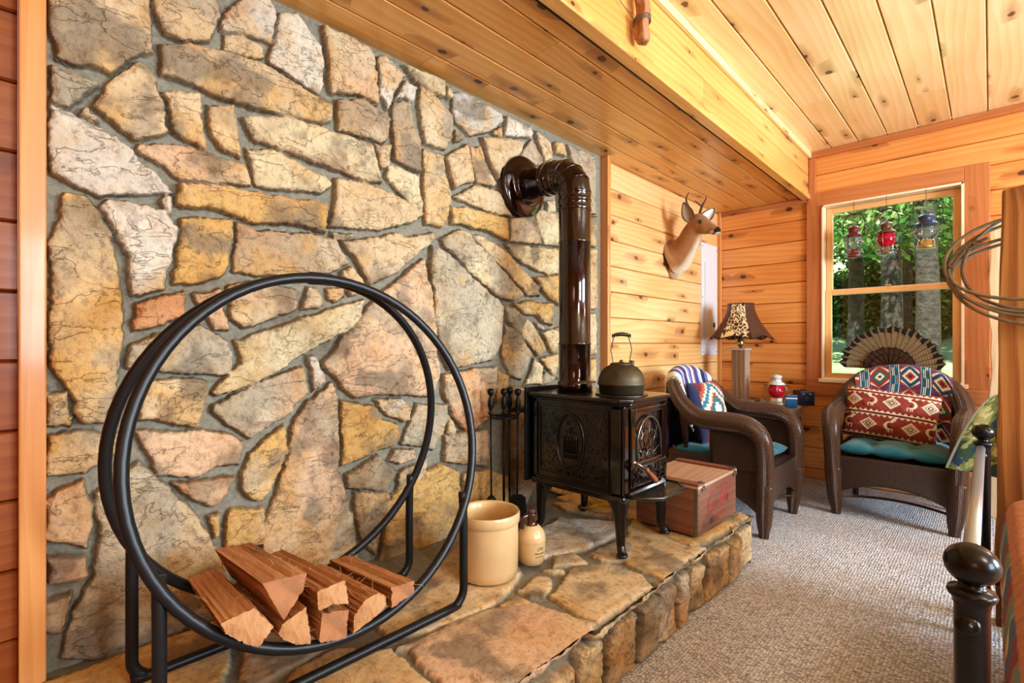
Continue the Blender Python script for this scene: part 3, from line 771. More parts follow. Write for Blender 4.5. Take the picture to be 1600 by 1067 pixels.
# carpet with loops on the visible floor
fl = sgrid('floor', lambda s, t: (XL + s * (XR - XL), YB + t * (YF - YB), s * 0), 40, 60, mat=M['carpet'], uvs=(4.6, 6.7)); struct(fl)
b = new_bm(); box(b, XL - .3, XR + .3, YB - .3, YF + .13, ZC + .12, ZC + .3); struct(obj('roof_slab', b, M['dark']))

# ------------------------------------------------------------------ window on the far wall
win = bpy.data.objects.new('window_1', None); COL.objects.link(win); struct(win, 'double hung pine window looking out on woods')
def wbox(nm, x0, x1, y0, y1, z0, z1, mat, bev=.003):
    return beam(nm, x0, x1, y0, y1, z0, z1, mat, bev, win)
cw = .105
wbox('casing', WX0 - cw, WX0, YF - .02, YF, WZ0 - .03, WZ1 + .105, M['casing']); wbox('casing', WX1, WX1 + .125, YF - .02, YF, WZ0 - .03, WZ1 + .105, M['casing'])
wbox('casing', WX0 - .0, WX1 + .0, YF - .02, YF, WZ1, WZ1 + .105, M['casing'])
wbox('casing', WX0 - cw, WX1 + .125, YF - .024, YF, WZ0 - .13, WZ0 - .03, M['casing'])
for a in ((WX0, WX0 + .016, YF - .03, YF + .11, WZ0, WZ1), (WX1 - .016, WX1, YF - .03, YF + .11, WZ0, WZ1), (WX0, WX1, YF - .03, YF + .11, WZ1 - .016, WZ1), (WX0 - .02, WX1 + .02, YF - .035, YF + .11, WZ0 - .028, WZ0 + .002)):
    wbox('jamb', *a, M['jamb'])
zm = 1.482
def sash(nm, y, z0, z1, s=.042):
    x0, x1 = WX0 + .018, WX1 - .018
    b = new_bm()
    for a in ((x0, x0 + s, z0, z1), (x1 - s, x1, z0, z1)): box(b, a[0], a[1], y, y + .032, a[2], a[3])
    for a in ((x0 + s, x1 - s, z0, z0 + s), (x0 + s, x1 - s, z1 - s, z1)): box(b, a[0], a[1], y + .001, y + .031, a[2], a[3])
    sh = struct(obj(nm, b, M['sash'], win, bevel=.004))
    g = new_bm(); box(g, x0 + s - .002, x1 - s + .002, y + .014, y + .017, z0 + s - .002, z1 - s + .002); p = struct(obj('pane', g, M['glass'], sh))
sash('sash_upper', YF + .052, zm - .02, WZ1 - .018); sash('sash_lower', YF + .014, WZ0 + .004, zm + .022)
b = new_bm(); box(b, -.555, -.525, YF + .0, YF + .02, zm + .022, zm + .034); struct(obj('sash_lock', b, M['brass'], win, bevel=.003))
for n_, (a, b_, c, d) in enumerate(SW):
    w2 = bpy.data.objects.new('window_%d' % (n_ + 2), None); COL.objects.link(w2); struct(w2)
    bm = new_bm()
    for q in ((a - .09, a, c - .09, d + .09), (b_, b_ + .09, c - .09, d + .09), (a, b_, c - .09, c), (a, b_, d, d + .09)): box(bm, XR - .02, XR + .02, q[0], q[1], q[2], q[3])
    box(bm, XR + .0, XR + .03, (a + b_) / 2 - .02, (a + b_) / 2 + .02, c, d); box(bm, XR + .002, XR + .032, a, b_, (c + d) / 2 - .02, (c + d) / 2 + .02)
    struct(obj('frame', bm, M['casing'], w2, bevel=.003))
    g = new_bm(); box(g, XR + .036, XR + .04, a, b_, c, d); struct(obj('pane', g, M['glass'], w2))
# ------------------------------------------------------------------ firewood hoop rack
rk = thing('firewood_rack', 'large round black tubular steel log hoop standing on the stone hearth', 'firewood rack', (-1.37, .63, HZ))
def rel(p, o=(-1.37, .63, HZ)): return (p[0] - o[0], p[1] - o[1], p[2] - o[2])
CYr, CZr, RRr = .632, .801, .464
def hoop(xb, n=72):
    P = []
    for i in range(n):
        a = 2 * PI * i / n; z = CZr + RRr * math.cos(a); y = CYr + RRr * math.sin(a)
        s = (CZr + RRr - z) / (2 * RRr); P.append(rel((-1.372 + (xb + 1.372) * s ** .8, y, z)))
    return P
for xb, s_ in ((-1.185, 1), (-1.535, -1)):
    P = hoop(xb); P = [Vector(p) + Vector((.012 * s_, 0, 0)) for p in P]
    b = new_bm(); tube(b, P, .0135, 12, closed=True); obj('hoop', b, M['black_metal'], rk, smooth=True)
b = new_bm(); tube(b, [rel((-1.372, .60, CZr + RRr - .001)), rel((-1.372, .632, CZr + RRr)), rel((-1.372, .664, CZr + RRr - .001))], .021, 14, flat=.85); obj('coupling', b, M['black_metal'], rk, smooth=True)
for X, xt in ((-1.218, -1.224), (-1.522, -1.515)):
    zr = .0135 + HZ + .001; yl, yr = .225, 1.035
    P = [(xt, yl + .0, .603), (X, yl, .50), (X, yl, .36), (X, yl, .30)] + [(X, yl + .05 - .05 * math.cos(t), zr + .05 - .05 * math.sin(t)) for t in (.3, .7, 1.1, 1.57)]
    P += [(X, yr - .09, zr)] + [(X, yr - .05 + .05 * math.sin(t), zr + .05 - .05 * math.cos(t)) for t in (.3, .7, 1.1, 1.57)] + [(X, yr, .36), (X, yr, .50), (xt, yr - .0, .603)]
    b = new_bm(); tube(b, catmull([rel(p) for p in P], 4), .0135, 12); obj('leg_frame', b, M['black_metal'], rk, smooth=True)

# ------------------------------------------------------------------ split logs; each end outline is measured on the plane of the sawn ends
XF = -1.155
def log_end(pts): return [(at_x(u, v, XF)[1], at_x(u, v, XF)[2]) for u, v in pts]
LOGS = [
 ([(344, 974), (397, 949), (428, 979), (405, 1011), (383, 1006), (352, 990)], 'split log lying lowest beside the near legs of the hoop', (.02, .03), .36),
 ([(409, 911), (479, 894), (474, 922), (443, 969)], 'wedge shaped split log with a triangular sawn end, on top of the stack', (.0, .02), .36),
 ([(495, 924), (539, 905), (545, 943), (520, 944), (497, 955)], 'pale split log with square sawn end and arched underside, middle of the upper row', (.0, .03), .38),
 ([(441, 975), (478, 948), (484, 985), (486, 1006), (462, 1007), (441, 998), (434, 990)], 'small split log with a ragged sawn end under the wedge shaped log', (.0, .0), .34),
 ([(503, 958), (545, 951), (541, 996), (520, 1002), (498, 1004)], 'split log with straight grained face below the pale square log', (.0, .0), .34),
 ([(551, 990), (553, 962), (570, 937), (590, 926), (602, 930), (603, 944), (588, 962)], 'quarter round log with curved bark side and pale sawn end', (.0, .01), .34),
 ([(611, 918), (647, 906), (647, 926), (611, 951)], 'reddish rectangular split log at the end of the stack by the crock', (.0, .04), .36)]
def make_log(poly, label, dy, L, seed):
    rr = random.Random(seed); P = poly; n = len(P)
    cy = sum(p[0] for p in P) / n; cz = sum(p[1] for p in P) / n
    t = thing('split_log', label, 'firewood', (XF, cy, cz), 0, 'split logs in the hoop')
    pts = []
    for i in range(n):
        a, b_ = P[i], P[(i + 1) % n]; m_ = 11
        for k in range(m_): pts.append((a[0] + (b_[0] - a[0]) * k / m_ - cy, a[1] + (b_[1] - a[1]) * k / m_ - cz))
    N = len(pts); K = 16; bm = new_bm(); uvl = bm.loops.layers.uv.active
    off = [(rr.uniform(-1, 1) * .0022 - (.006 if rr.random() < .16 else 0)) for _ in range(N)]; off2 = [rr.uniform(-1, 1) * .002 for _ in range(N)]
    rings = []
    for k in range(K + 1):
        s = k / K; ring = []
        for i, (y, z) in enumerate(pts):
            r = math.hypot(y, z) + 1e-6; o = off[i] + off2[i] * math.sin(s * 5 + i) + .0012 * rr.uniform(-1, 1); 
            f = 1 + (o / r) - .06 * s
            if k in (0, K): f = 1 + off[i] * .4 / r - .06 * s
            ring.append(bm.verts.new((-L * s + (.004 * rr.uniform(-1, 1) if k == 0 else 0), y * f + dy[0] * s, z * f - dy[1] * s * .3 - .022 * s)))
        rings.append(ring)
    per = [0]
    for i in range(N): per.append(per[-1] + math.dist(pts[i], pts[(i + 1) % N]))
    o1, o2 = rr.uniform(0, 30), rr.uniform(0, 30)
    for k in range(K):
        for i in range(N):
            j = (i + 1) % N; f = bm.faces.new((rings[k][i], rings[k + 1][i], rings[k + 1][j], rings[k][j]))
            for l, uvv in zip(f.loops, ((k / K * L, per[i]), ((k + 1) / K * L, per[i]), ((k + 1) / K * L, per[i + 1]), (k / K * L, per[i + 1]))): l[uvl].uv = (uvv[0] + o1, uvv[1] + o2)
    f = bm.faces.new(list(reversed(rings[-1])))
    bmesh.ops.recalc_face_normals(bm, faces=bm.faces[:])
    obj('split_face', bm, M['split'], t, smooth=False)
    bm = new_bm(); 
    prof = [(0, y * (1 + off[i] * .4 / (math.hypot(y, z) + 1e-6)), z * (1 + off[i] * .4 / (math.hypot(y, z) + 1e-6))) for i, (y, z) in enumerate(pts)]
    c0 = bm.verts.new((.0015, 0, 0)); vs = [bm.verts.new((.001 + rr.uniform(-.0002, .0003), p[1], p[2])) for p in prof]; inn = [bm.verts.new((.0012 + rr.uniform(-.0003, .0003), p[1] * .55, p[2] * .55)) for p in prof]
    bk = [bm.verts.new((-.006, p[1] * .97, p[2] * .97)) for p in prof]
    for i in range(N):
        j = (i + 1) % N; bm.faces.new((vs[i], vs[j], inn[j], inn[i])); bm.faces.new((inn[i], inn[j], c0)); bm.faces.new((bk[i], bk[j], vs[j], vs[i]))
    bmesh.ops.recalc_face_normals(bm, faces=bm.faces[:])
    obj('sawn_end', bm, M['end_dark'] if seed in (41, 44, 46) else M['end'], t)
    # loose fibres torn up along the faces
    bm = new_bm()
    for _ in range(26):
        i = rr.randrange(N); s = rr.uniform(.02, .9); y, z = pts[i]; p = Vector((-L * s, y + dy[0] * s, z - dy[1] * s * .3)) * 1.0
        out = Vector((0, y, z)).normalized(); P3 = [p - out * .002]
        d = Vector((rr.uniform(-1, 1), rr.uniform(-.5, .5), rr.uniform(-.5, .5))).normalized()
        for q in range(3): P3.append(P3[-1] + d * rr.uniform(.006, .016) + out * rr.uniform(-.001, .005)); d = (d + Vector((rr.uniform(-.5, .5),) * 3)).normalized()
        tube(bm, P3, [.0009, .0008, .0006, .0003], 4)
    o = obj('splinters', bm, M['end'], t); o['kind'] = 'stuff'
for i, (e, lab, dy, L) in enumerate(LOGS): make_log(log_end(e), lab, dy, L, 40 + i)

# ------------------------------------------------------------------ crock and jug
t = thing('stoneware_crock', 'large open beige stoneware crock standing on the hearth beside the log hoop', 'crock', (-1.315, 1.235, HZ + .0135))
b = new_bm(); H_ = .228
prof = [(.0, .0), (.100, .0), (.106, .006), (.108, .03), (.109, .12), (.109, .185), (.1095, .19), (.114, .194), (.1155, .205), (.1155, .222), (.112, .229), (.106, .229), (.101, .222), (.099, .19), (.098, .05), (.092, .02), (.0, .018)]
lathe(b, [(max(r, .0005), z) for r, z in prof[:11]], 56, cap1=False); obj('crock_wall', b, M['stoneware'], t, smooth=True)
b = new_bm(); lathe(b, [(max(r, .0005), z) for r, z in prof[10:]], 56, cap0=False); obj('crock_lining', b, M['stoneware_in'], t, smooth=True)

t = thing('stoneware_jug', 'small tan stoneware jug with brown glazed neck and dark lettering, beside the crock', 'jug', (-1.265, 1.415, HZ + .0135))
b = new_bm(); lathe(b, [(.0005, 0), (.042, 0), (.046, .004), (.0505, .03), (.0535, .07), (.0535, .083), (.0545, .085), (.054, .092), (.052, .105), (.045, .122), (.032, .136), (.022, .142), (.0165, .146), (.0005, .147)], 44); obj('jug_body', b, M['stoneware'], t, smooth=True)
b = new_bm(); lathe(b, [(.024, .1405), (.019, .146), (.0165, .152), (.0165, .176), (.018, .179), (.018, .184), (.014, .186), (.0005, .1865)], 32, cap0=False); obj('neck', b, M['brown_glaze'], t, smooth=True)
b = new_bm(); lathe(b, [(.0125, .184), (.013, .198), (.0005, .1985)], 24); obj('stopper', b, M['cork'], t, smooth=True)
b = new_bm(); tube(b, catmull([(-.005, -.014, .176), (-.008, -.030, .176), (-.010, -.038, .165), (-.011, -.040, .148), (-.011, -.041, .133)], 5), .0068, 10, flat=1.2); obj('handle', b, M['brown_glaze'], t, smooth=True)
def text_mesh(txt, size, shear=0.):
    c = bpy.data.curves.new('lettering', 'FONT'); c.body = txt; c.size = size; c.shear = shear; c.align_x = 'CENTER'
    o = bpy.data.objects.new('tmp', c); COL.objects.link(o); bpy.context.view_layer.update()
    me = bpy.data.meshes.new_from_object(o.evaluated_get(bpy.context.evaluated_depsgraph_get())); bpy.data.objects.remove(o)
    bm = bmesh.new(); bm.from_mesh(me); bmesh.ops.subdivide_edges(bm, edges=bm.edges[:], cuts=1); bm.loops.layers.uv.verify(); bpy.data.meshes.remove(me); return bm
def wrap(bm, R0, z0, th0, rfn=None):
    for v in bm.verts:
        a = th0 + v.co.x / R0; z = z0 + v.co.y; r = (rfn(z) if rfn else R0) + .0006
        v.co = Vector((r * math.cos(a), r * math.sin(a), z))
jr = lambda z: float(np.interp(z, [0, .004, .03, .07, .083], [.042, .046, .0505, .0535, .0535]))
th = math.radians(-12)
for tx, z0, sz, sh in (('Old', .058, .019, .35), ('Mountain', .044, .012, .3)):
    bm = text_mesh(tx, sz, sh); wrap(bm, .053, z0, th, jr); obj('lettering', bm, M['ink'], t)
b = new_bm(); P = [(i / 14 * .036 - .018, .034 + .0022 * math.sin(i * 1.7)) for i in range(15)]
tube(b, [(jr(z) * math.cos(th + x / .053), jr(z) * math.sin(th + x / .053), z) for x, z in P], .0009, 5); obj('flourish', b, M['ink'], t)

# ------------------------------------------------------------------ fireplace tool set
t = thing('fireplace_tool_set', 'black iron fireplace tools hanging on their stand against the stone wall', 'fireplace tools', (-1.60, 1.60, HZ + .013))
b = new_bm(); lathe(b, [(.075, 0), (.078, .006), (.07, .012), (.015, .018), (.010, .03), (.008, .06)], 28); tube(b, [(0, 0, .02), (0, 0, .50)], .006, 10); obj('stand', b, M['dark_iron'], t, smooth=True)
b = new_bm(); P = [(.062 * math.cos(a), .062 * math.sin(a), .50) for a in np.linspace(0, 2 * PI, 25)[:-1]]; tube(b, P, .0045, 8, closed=True)
tube(b, [(-.062, 0, .50), (.062, 0, .50)], .004, 8); tube(b, [(0, -.062, .50), (0, .062, .50)], .004, 8); obj('holder_ring', b, M['dark_iron'], t, smooth=True)
kn = [(.0035, -.005), (.011, 0), (.011, .006), (.006, .012), (.010, .024), (.014, .042), (.011, .062), (.0065, .078), (.0065, .083), (.013, .090), (.016, .100), (.013, .112), (.0005, .117)]
for (x, y, rod, kind) in ((0, 0, .50, None), (.055, .035, .50, 'shovel'), (-.035, -.050, .50, 'brush'), (-.02, .058, .50, 'poker')):
    b = new_bm(); lathe(b, kn, 20, (x, y, .515)); hd = obj('tool_handle', b, M['dark_iron'], t, smooth=True)
    if kind:
        b = new_bm(); tube(b, [(x, y, .52), (x * .95, y * .95, .14)], .0038, 8); obj('tool_rod', b, M['dark_iron'], t, smooth=True)
    if kind == 'shovel':
        b = new_bm(); sh_ = [(-.036, 0), (.036, 0), (.04, .02), (.036, .09), (.018, .105), (-.018, .105), (-.036, .09), (-.04, .02)]
        prism(b, sh_, -.002, .002, Matrix.Translation((x * .95 + .004, y * .95, .045)) @ Matrix.Rotation(PI / 2, 4, 'X') @ Matrix.Rotation(PI / 2 - .75, 4, 'Y')); obj('shovel_blade', b, M['dark_iron'], t, bevel=.001)
    if kind == 'brush':
        b = new_bm(); lathe(b, [(.012, .14), (.022, .125), (.026, .10), (.024, .04), (.0005, .038)], 20, (x * .95, y * .95, 0)); obj('brush_head', b, M['dark'], t, smooth=True)
    if kind == 'poker':
        b = new_bm(); tube(b, [(x, y, .15), (x, y, .06), (x + .01, y - .005, .035)], [.0045, .005, .001], 8); tube(b, [(x, y, .09), (x + .02, y - .012, .075), (x + .022, y - .014, .06)], [.004, .003, .001], 8); obj('poker_tip', b, M['dark_iron'], t, smooth=True)

# ------------------------------------------------------------------ wood stove (door faces the room, +X)
SX0, SX1, SY0, SY1, SZ0, SZ1 = -1.49, -1.04, 1.69, 2.044, .475, .832
t = thing('wood_stove', 'brown black enamelled cast iron wood stove on curved legs standing on the hearth', 'wood stove', ((SX0 + SX1) / 2, (SY0 + SY1) / 2, HZ + .0135))
o_ = ((SX0 + SX1) / 2, (SY0 + SY1) / 2, HZ + .0135)
def rbox(b, x0, x1, y0, y1, z0, z1): box(b, x0 - o_[0], x1 - o_[0], y0 - o_[1], y1 - o_[1], z0 - o_[2], z1 - o_[2])
b = new_bm(); rbox(b, SX0, SX1, SY0, SY1, SZ0, SZ1); obj('firebox', b, M['enamel'], t, bevel=.006)
b = new_bm(); rbox(b, SX0 - .012, SX1 + .02, SY0 - .014, SY1 + .014, SZ0 - .022, SZ0 + .006); obj('bottom_plate', b, M['enamel'], t, bevel=.006)
b = new_bm(); ch = .05
def octa(x0, x1, y0, y1, c): return [(x0, y0), (x1 - c, y0), (x1, y0 + c), (x1, y1 - c), (x1 - c, y1), (x0, y1)]
for (e, z0, z1) in ((.010, SZ1, SZ1 + .012), (.022, SZ1 + .012, SZ1 + .030)):
    prism(b, [(x - o_[0], y - o_[1]) for x, y in octa(SX0 - e, SX1 + .018 + e, SY0 - e, SY1 + e, .04)], z0 - o_[2], z1 - o_[2])
obj('top_plate', b, M['enamel'], t, bevel=.005, bseg=3)
ZT = SZ1 + .030
b = new_bm(); lathe(b, [(.108, ZT - .001 - o_[2]), (.11, ZT + .004 - o_[2]), (.104, ZT + .0055 - o_[2]), (.0005, ZT + .0055 - o_[2])], 44, (-1.135 - o_[0], 1.845 - o_[1], 0)); obj('cooking_lid', b, M['steel_dark'], t, smooth=True)
b = new_bm(); rbox(b, SX0 - .05, SX0 - .035, SY0 - .02, SY1 + .02, SZ0 - .02, ZT + .018); rbox(b, SX0 - .04, SX0 + .002, SY0 + .03, SY1 - .03, SZ0 + .02, SZ1 - .02); obj('rear_heat_shield', b, M['dark'], t, bevel=.003)
def relief(side):
    ys = SY0 if side < 0 else SY1; yy = lambda e: ys + side * e - o_[1]
    W_, Hh = SX1 - SX0, SZ1 - SZ0; mx = Matrix(((1, 0, 0, SX0 - o_[0]), (0, 0, side, ys - o_[1]), (0, 1, 0, SZ0 - o_[2]), (0, 0, 0, 1)))
    b = new_bm()
    def bar(x0, x1, z0, z1, h=.008): prism(b, [(x0, z0), (x1, z0), (x1, z1), (x0, z1)], 0, h, mx)
    for (a, c, d, e) in ((.0, .018, 0, Hh), (W_ - .04, W_, 0, Hh), (.0, W_, .0, .014), (0, W_, Hh - .012, Hh)): bar(a, c, d, e, .007)
    bx0, bx1, bz0, bz1 = .03, W_ - .055, .035, Hh - .024
    for (a, c, d, e) in ((bx0, bx0 + .006, bz0, bz1), (bx1 - .006, bx1, bz0, bz1), (bx0, bx1, bz0, bz0 + .006), (bx0, bx1, bz1 - .006, bz1), (bx0, bx1, bz0 + .045, bz0 + .050), ((bx0 + bx1) / 2 - .008, (bx0 + bx1) / 2 + .0, bz0, bz0 + .05)): bar(a, c, d, e, .006)
    o1 = obj('frame_moulding', b, M['enamel'], t, bevel=.0015)
    cx, cz = (bx0 + bx1) / 2 - .012, .185
    b = new_bm()
    tube(b, [mx @ Vector((cx + .072 * math.cos(a), cz + .122 * math.sin(a), .002)) for a in np.linspace(0, 2 * PI, 49)[:-1]], .0048, 8, closed=True)
    tube(b, [mx @ Vector((cx + .062 * math.cos(a), cz + .110 * math.sin(a), .002)) for a in np.linspace(0, 2 * PI, 49)[:-1]], .002, 6, closed=True)
    # sheaf of wood tied in the oval
    for i, x in enumerate((-.034, -.022, -.010, .002, .014, .026, .036)): tube(b, [mx @ Vector((cx + x, cz - .07, .001)), mx @ Vector((cx + x * .96, cz + .02, .004)), mx @ Vector((cx + x * .8, cz + .045, .001))], .0035, 6)
    for z in (-.045, .018): tube(b, [mx @ Vector((cx + .042 * math.sin(a), cz + z - .006 * math.cos(a), .004)) for a in np.linspace(-1.5, 1.5, 9)], .003, 6)
    for a in (-.5, -.2, .15, .5): tube(b, [mx @ Vector((cx, cz + .03, .002)), mx @ Vector((cx + .04 * math.sin(a), cz + .09, .002))], .0025, 5)
    obj('oval_medallion', b, M['enamel'], t, smooth=True)
    rr = random.Random(3); b = new_bm()
    for _ in range(260):
        x, z = rr.uniform(bx0 + .012, bx1 - .012), rr.uniform(bz0 + .056, bz1 - .012)
        if ((x - cx) / .084) ** 2 + ((z - cz) / .134) ** 2 < 1: continue
        r = rr.uniform(.003, .0065); a = rr.uniform(0, PI)
        P = [(x + r * math.cos(a + q) * (1 if i % 2 else 1.3), z + r * math.sin(a + q)) for i, q in enumerate(np.linspace(0, 2 * PI, 7)[:-1])]
        prism(b, P, 0, rr.uniform(.002, .004), mx)
    for _ in range(60):
        x, z = rr.uniform(bx0 + .012, bx1 - .012), rr.uniform(bz0 + .010, bz0 + .042); r = rr.uniform(.003, .006)
        prism(b, [(x + r * 1.5 * math.cos(q), z + r * math.sin(q)) for q in np.linspace(0, 2 * PI, 7)[:-1]], 0, .003, mx)
    obj('leaf_ornament', b, M['enamel'], t)['kind'] = 'stuff'
relief(-1); relief(1)
# front: door with fan window
mxf = Matrix(((0, 0, 1, SX1 - o_[0]), (1, 0, 0, SY0 - o_[1]), (0, 1, 0, SZ0 - o_[2]), (0, 0, 0, 1)))   # local x=+Y, y=z, z=+X
W_ = SY1 - SY0; Hh = SZ1 - SZ0
def bars(nm, L_, mat, h0, h1, bev=.003):
    b = new_bm()
    for (a, c, d, e) in L_: prism(b, [(a, d), (c, d), (c, e), (a, e)], h0, h1, mxf)
    return obj(nm, b, mat, t, bevel=bev)
bars('corner_post', [(0, .035, 0, Hh)], M['gloss'], 0, .014, .005); bars('corner_post', [(W_ - .022, W_, 0, Hh)], M['gloss'], 0, .014, .005)
dr_ = bars('door', [(.04, W_ - .026, .03, .115), (.04, .075, .115, Hh - .012), (W_ - .056, W_ - .026, .115, Hh - .012), (.075, W_ - .056, Hh - .035, Hh - .012), (.075, W_ - .056, .115, .130)], M['gloss'], 0, .022, .004)
def dpart(nm, b, mat, **k): o = obj(nm, b, mat, dr_, **k); return o
b = new_bm(); prism(b, [(.07, .12), (W_ - .05, .12), (W_ - .05, Hh - .03), (.07, Hh - .03)], .003, .006, mxf); dpart('door_glass', b, M['stove_glass'])
cx, cz = (W_ + .02) / 2 + .0, .135; Rw = .098
b = new_bm()
V3 = lambda x, z, h=.018: mxf @ Vector((x, z, h))
arch = [V3(cx + Rw * math.cos(a), cz + .055 + (Rw * 1.15) * math.sin(a)) for a in np.linspace(0, PI, 17)]
tube(b, [V3(cx + Rw, cz)] + arch + [V3(cx - Rw, cz)], .006, 8)
tube(b, [V3(cx + .066 * math.cos(a), cz + .070 + .045 * math.sin(a)) for a in np.linspace(0, PI, 13)], .0028, 8)
tube(b, [V3(cx + .026 * math.cos(a), cz + .0 + .030 * math.sin(a)) for a in np.linspace(0, PI, 11)], .0042, 8)
for a in (.35, .95, PI / 2, PI - .95, PI - .35):
    R2 = .158 if abs(a - PI / 2) < .8 else .11
    tube(b, [V3(cx + .026 * math.cos(a), cz + .030 * math.sin(a)), V3(cx + R2 * math.cos(a) * .78, cz + R2 * math.sin(a))], .0026, 8)
dpart('fan_grille', b, M['lip'], smooth=True)
b = new_bm(); rr = random.Random(9)
for _ in range(90):
    x, z = rr.uniform(.055, W_ - .04), rr.uniform(.042, .10); r = rr.uniform(.004, .008)
    prism(b, [(x + r * math.cos(q) * 1.2, z + r * math.sin(q)) for q in np.linspace(0, 2 * PI, 7)[:-1]], .021, .026, mxf)
tube(b, [V3(.05, .036, .023), V3(W_ - .036, .036, .023), V3(W_ - .036, .108, .023), V3(.05, .108, .023)], .0026, 6, closed=True)
dpart('scroll_ornament', b, M['steel_dark'])
b = new_bm(); tube(b, [V3(.045, .135, .02), V3(.045, .135, .045), V3(.055, .125, .055), V3(.09, .105, .06)], .005, 8); lathe(b, [(.010, -.006), (.012, .004), (.006, .01)], 14, tuple(V3(.045, .135, .028))); ha = dpart('door_handle', b, M['steel'], smooth=True)
P = [V3(.085, .108, .060), V3(.10, .097, .061), V3(.14, .065, .062), V3(.165, .045, .062)]
b = new_bm(); tube(b, catmull(P, 5), interp(None, [.006, .010, .0085, .010, .012, .013, .009], 16), 12); obj('grip', b, M['handle_wood'], ha, smooth=True)
# ash lip
b = new_bm(); lip = [(.0, 0), (.0, .0)]
prism(b, [(x - o_[0], y - o_[1]) for x, y in [(SX1, SY0 + .02), (SX1 + .075, SY0 + .02), (SX1 + .13, SY0 + .085), (SX1 + .13, SY1 - .085), (SX1 + .075, SY1 - .02), (SX1, SY1 - .02)]], SZ0 - .004 - o_[2], SZ0 + .008 - o_[2])
obj('ash_lip', b, M['lip'], t, bevel=.003)
b = new_bm(); tube(b, [(x - o_[0], y - o_[1], SZ0 + .008 - o_[2]) for x, y in [(SX1 + .01, SY0 + .02), (SX1 + .075, SY0 + .02), (SX1 + .13, SY0 + .085), (SX1 + .13, SY1 - .085), (SX1 + .075, SY1 - .02), (SX1 + .01, SY1 - .02)]], .0065, 10); obj('lip_rim', b, M['steel_dark'], t, smooth=True)
b = new_bm()   # sloping apron between door and lip
prism(b, [(SZ0 + .006 - o_[2], 0), (SZ0 + .03 - o_[2], 0), (SZ0 + .006 - o_[2], .028)], SY0 + .03 - o_[1], SY1 - .03 - o_[1], Matrix(((0, 1, 0, SX1 - o_[0]), (0, 0, 1, 0), (1, 0, 0, 0), (0, 0, 0, 1)))); obj('apron', b, M['enamel'], t)
for sx, sy in ((0, 0), (1, 0), (0, 1), (1, 1)):
    X, Y = (SX0 + .03, SX1 - .012)[sx], (SY0 + .012, SY1 - .012)[sy]; dx, dy = (-1, 1)[sx], (-1, 1)[sy]
    P = [(X - o_[0] - dx * .012, Y - o_[1] - dy * .008, SZ0 - .02 - o_[2]), (X - o_[0] - dx * .004, Y - o_[1] - dy * .002, .17), (X - o_[0] + dx * .002, Y - o_[1] + dy * .002, .11), (X - o_[0] + dx * .002, Y - o_[1], .045), (X - o_[0] + dx * .012, Y - o_[1] + dy * .008, .015), (X - o_[0] + dx * .018, Y - o_[1] + dy * .012, .004)]
    b = new_bm(); C_ = catmull(P, 6); tube(b, C_, interp([0, .12, .3, .6, .82, .9, 1], [.044, .036, .024, .017, .017, .022, .018], len(C_)), 14)
    lathe(b, [(.021, 0), (.023, .006), (.018, .012)], 18, (X - o_[0] + dx * .016, Y - o_[1] + dy * .011, 0)); obj('leg', b, M['enamel'], t, smooth=True)

# ------------------------------------------------------------------ stove pipe
PX, PY, PR = -1.395, 1.862, .0745
t = thing('stove_pipe', 'glossy brown enamel stove pipe rising from the stove and elbowing into the stone wall', 'stove pipe', (PX, PY, ZT + .0))
zp = lambda z: z - ZT
b = new_bm(); lathe(b, [(PR + .008, zp(ZT + .0005)), (PR + .008, zp(ZT + .045)), (PR + .001, zp(ZT + .048)), (PR, zp(ZT + .05)), (PR, zp(1.075)), (PR + .0025, zp(1.077)), (PR + .0025, zp(1.083)), (PR - .0005, zp(1.086)), (PR - .0005, zp(1.545)), (PR + .002, zp(1.547)), (PR + .002, zp(1.553)), (PR, zp(1.556)), (PR, zp(1.700))], 44, cap0=True, cap1=False); obj('lower_pipe', b, M['pipe'], t, smooth=True)
zc = 1.885
b = new_bm(); lathe(b, [(PR + .002, zp(1.695)), (PR + .004, zp(1.70)), (PR + .004, zp(1.708)), (PR + .001, zp(1.712)), (PR + .001, zp(1.735)), (PR + .004, zp(1.738)), (PR + .004, zp(1.746)), (PR + .001, zp(1.75)), (PR + .001, zp(1.772)), (PR + .0035, zp(1.775)), (PR + .001, zp(1.782))], 44, cap0=False, cap1=False)
obj('collar', b, M['pipe'], t, smooth=True)
b = new_bm(); bend = .10; cxx = -bend   # gored elbow
prev = None; angs = [0, PI / 8, PI / 4, 3 * PI / 8, PI / 2]
segs = [0, .13, .131, PI / 8 * 1.5, PI / 8 * 1.51, PI / 8 * 2.5, PI / 8 * 2.51, PI / 2 - .13, PI / 2 - .129, PI / 2]
ringsE = []
for k_, a in enumerate([0, .001] + [PI / 8 * .75] * 1 + [PI / 8 * 1.25, PI / 8 * 2, PI / 8 * 2.75, PI / 8 * 3.25, PI / 2]):
    c = Vector((cxx + bend * math.cos(a), 0, zp(1.782) + bend * math.sin(a))); ax = Vector((math.cos(a), 0, math.sin(a)))
    ringsE.append([b.verts.new(c + ax * (PR + .001) * math.cos(q) + Vector((0, 1, 0)) * (PR + .001) * math.sin(q)) for q in np.linspace(0, 2 * PI, 45)[:-1]])
for A, B_ in zip(ringsE[:-1], ringsE[1:]):
    for j in range(44): b.faces.new((A[j], A[(j + 1) % 44], B_[(j + 1) % 44], B_[j]))
bmesh.ops.recalc_face_normals(b, faces=b.faces[:])
el = obj('elbow', b, M['pipe'], t, smooth=True)
b = new_bm()
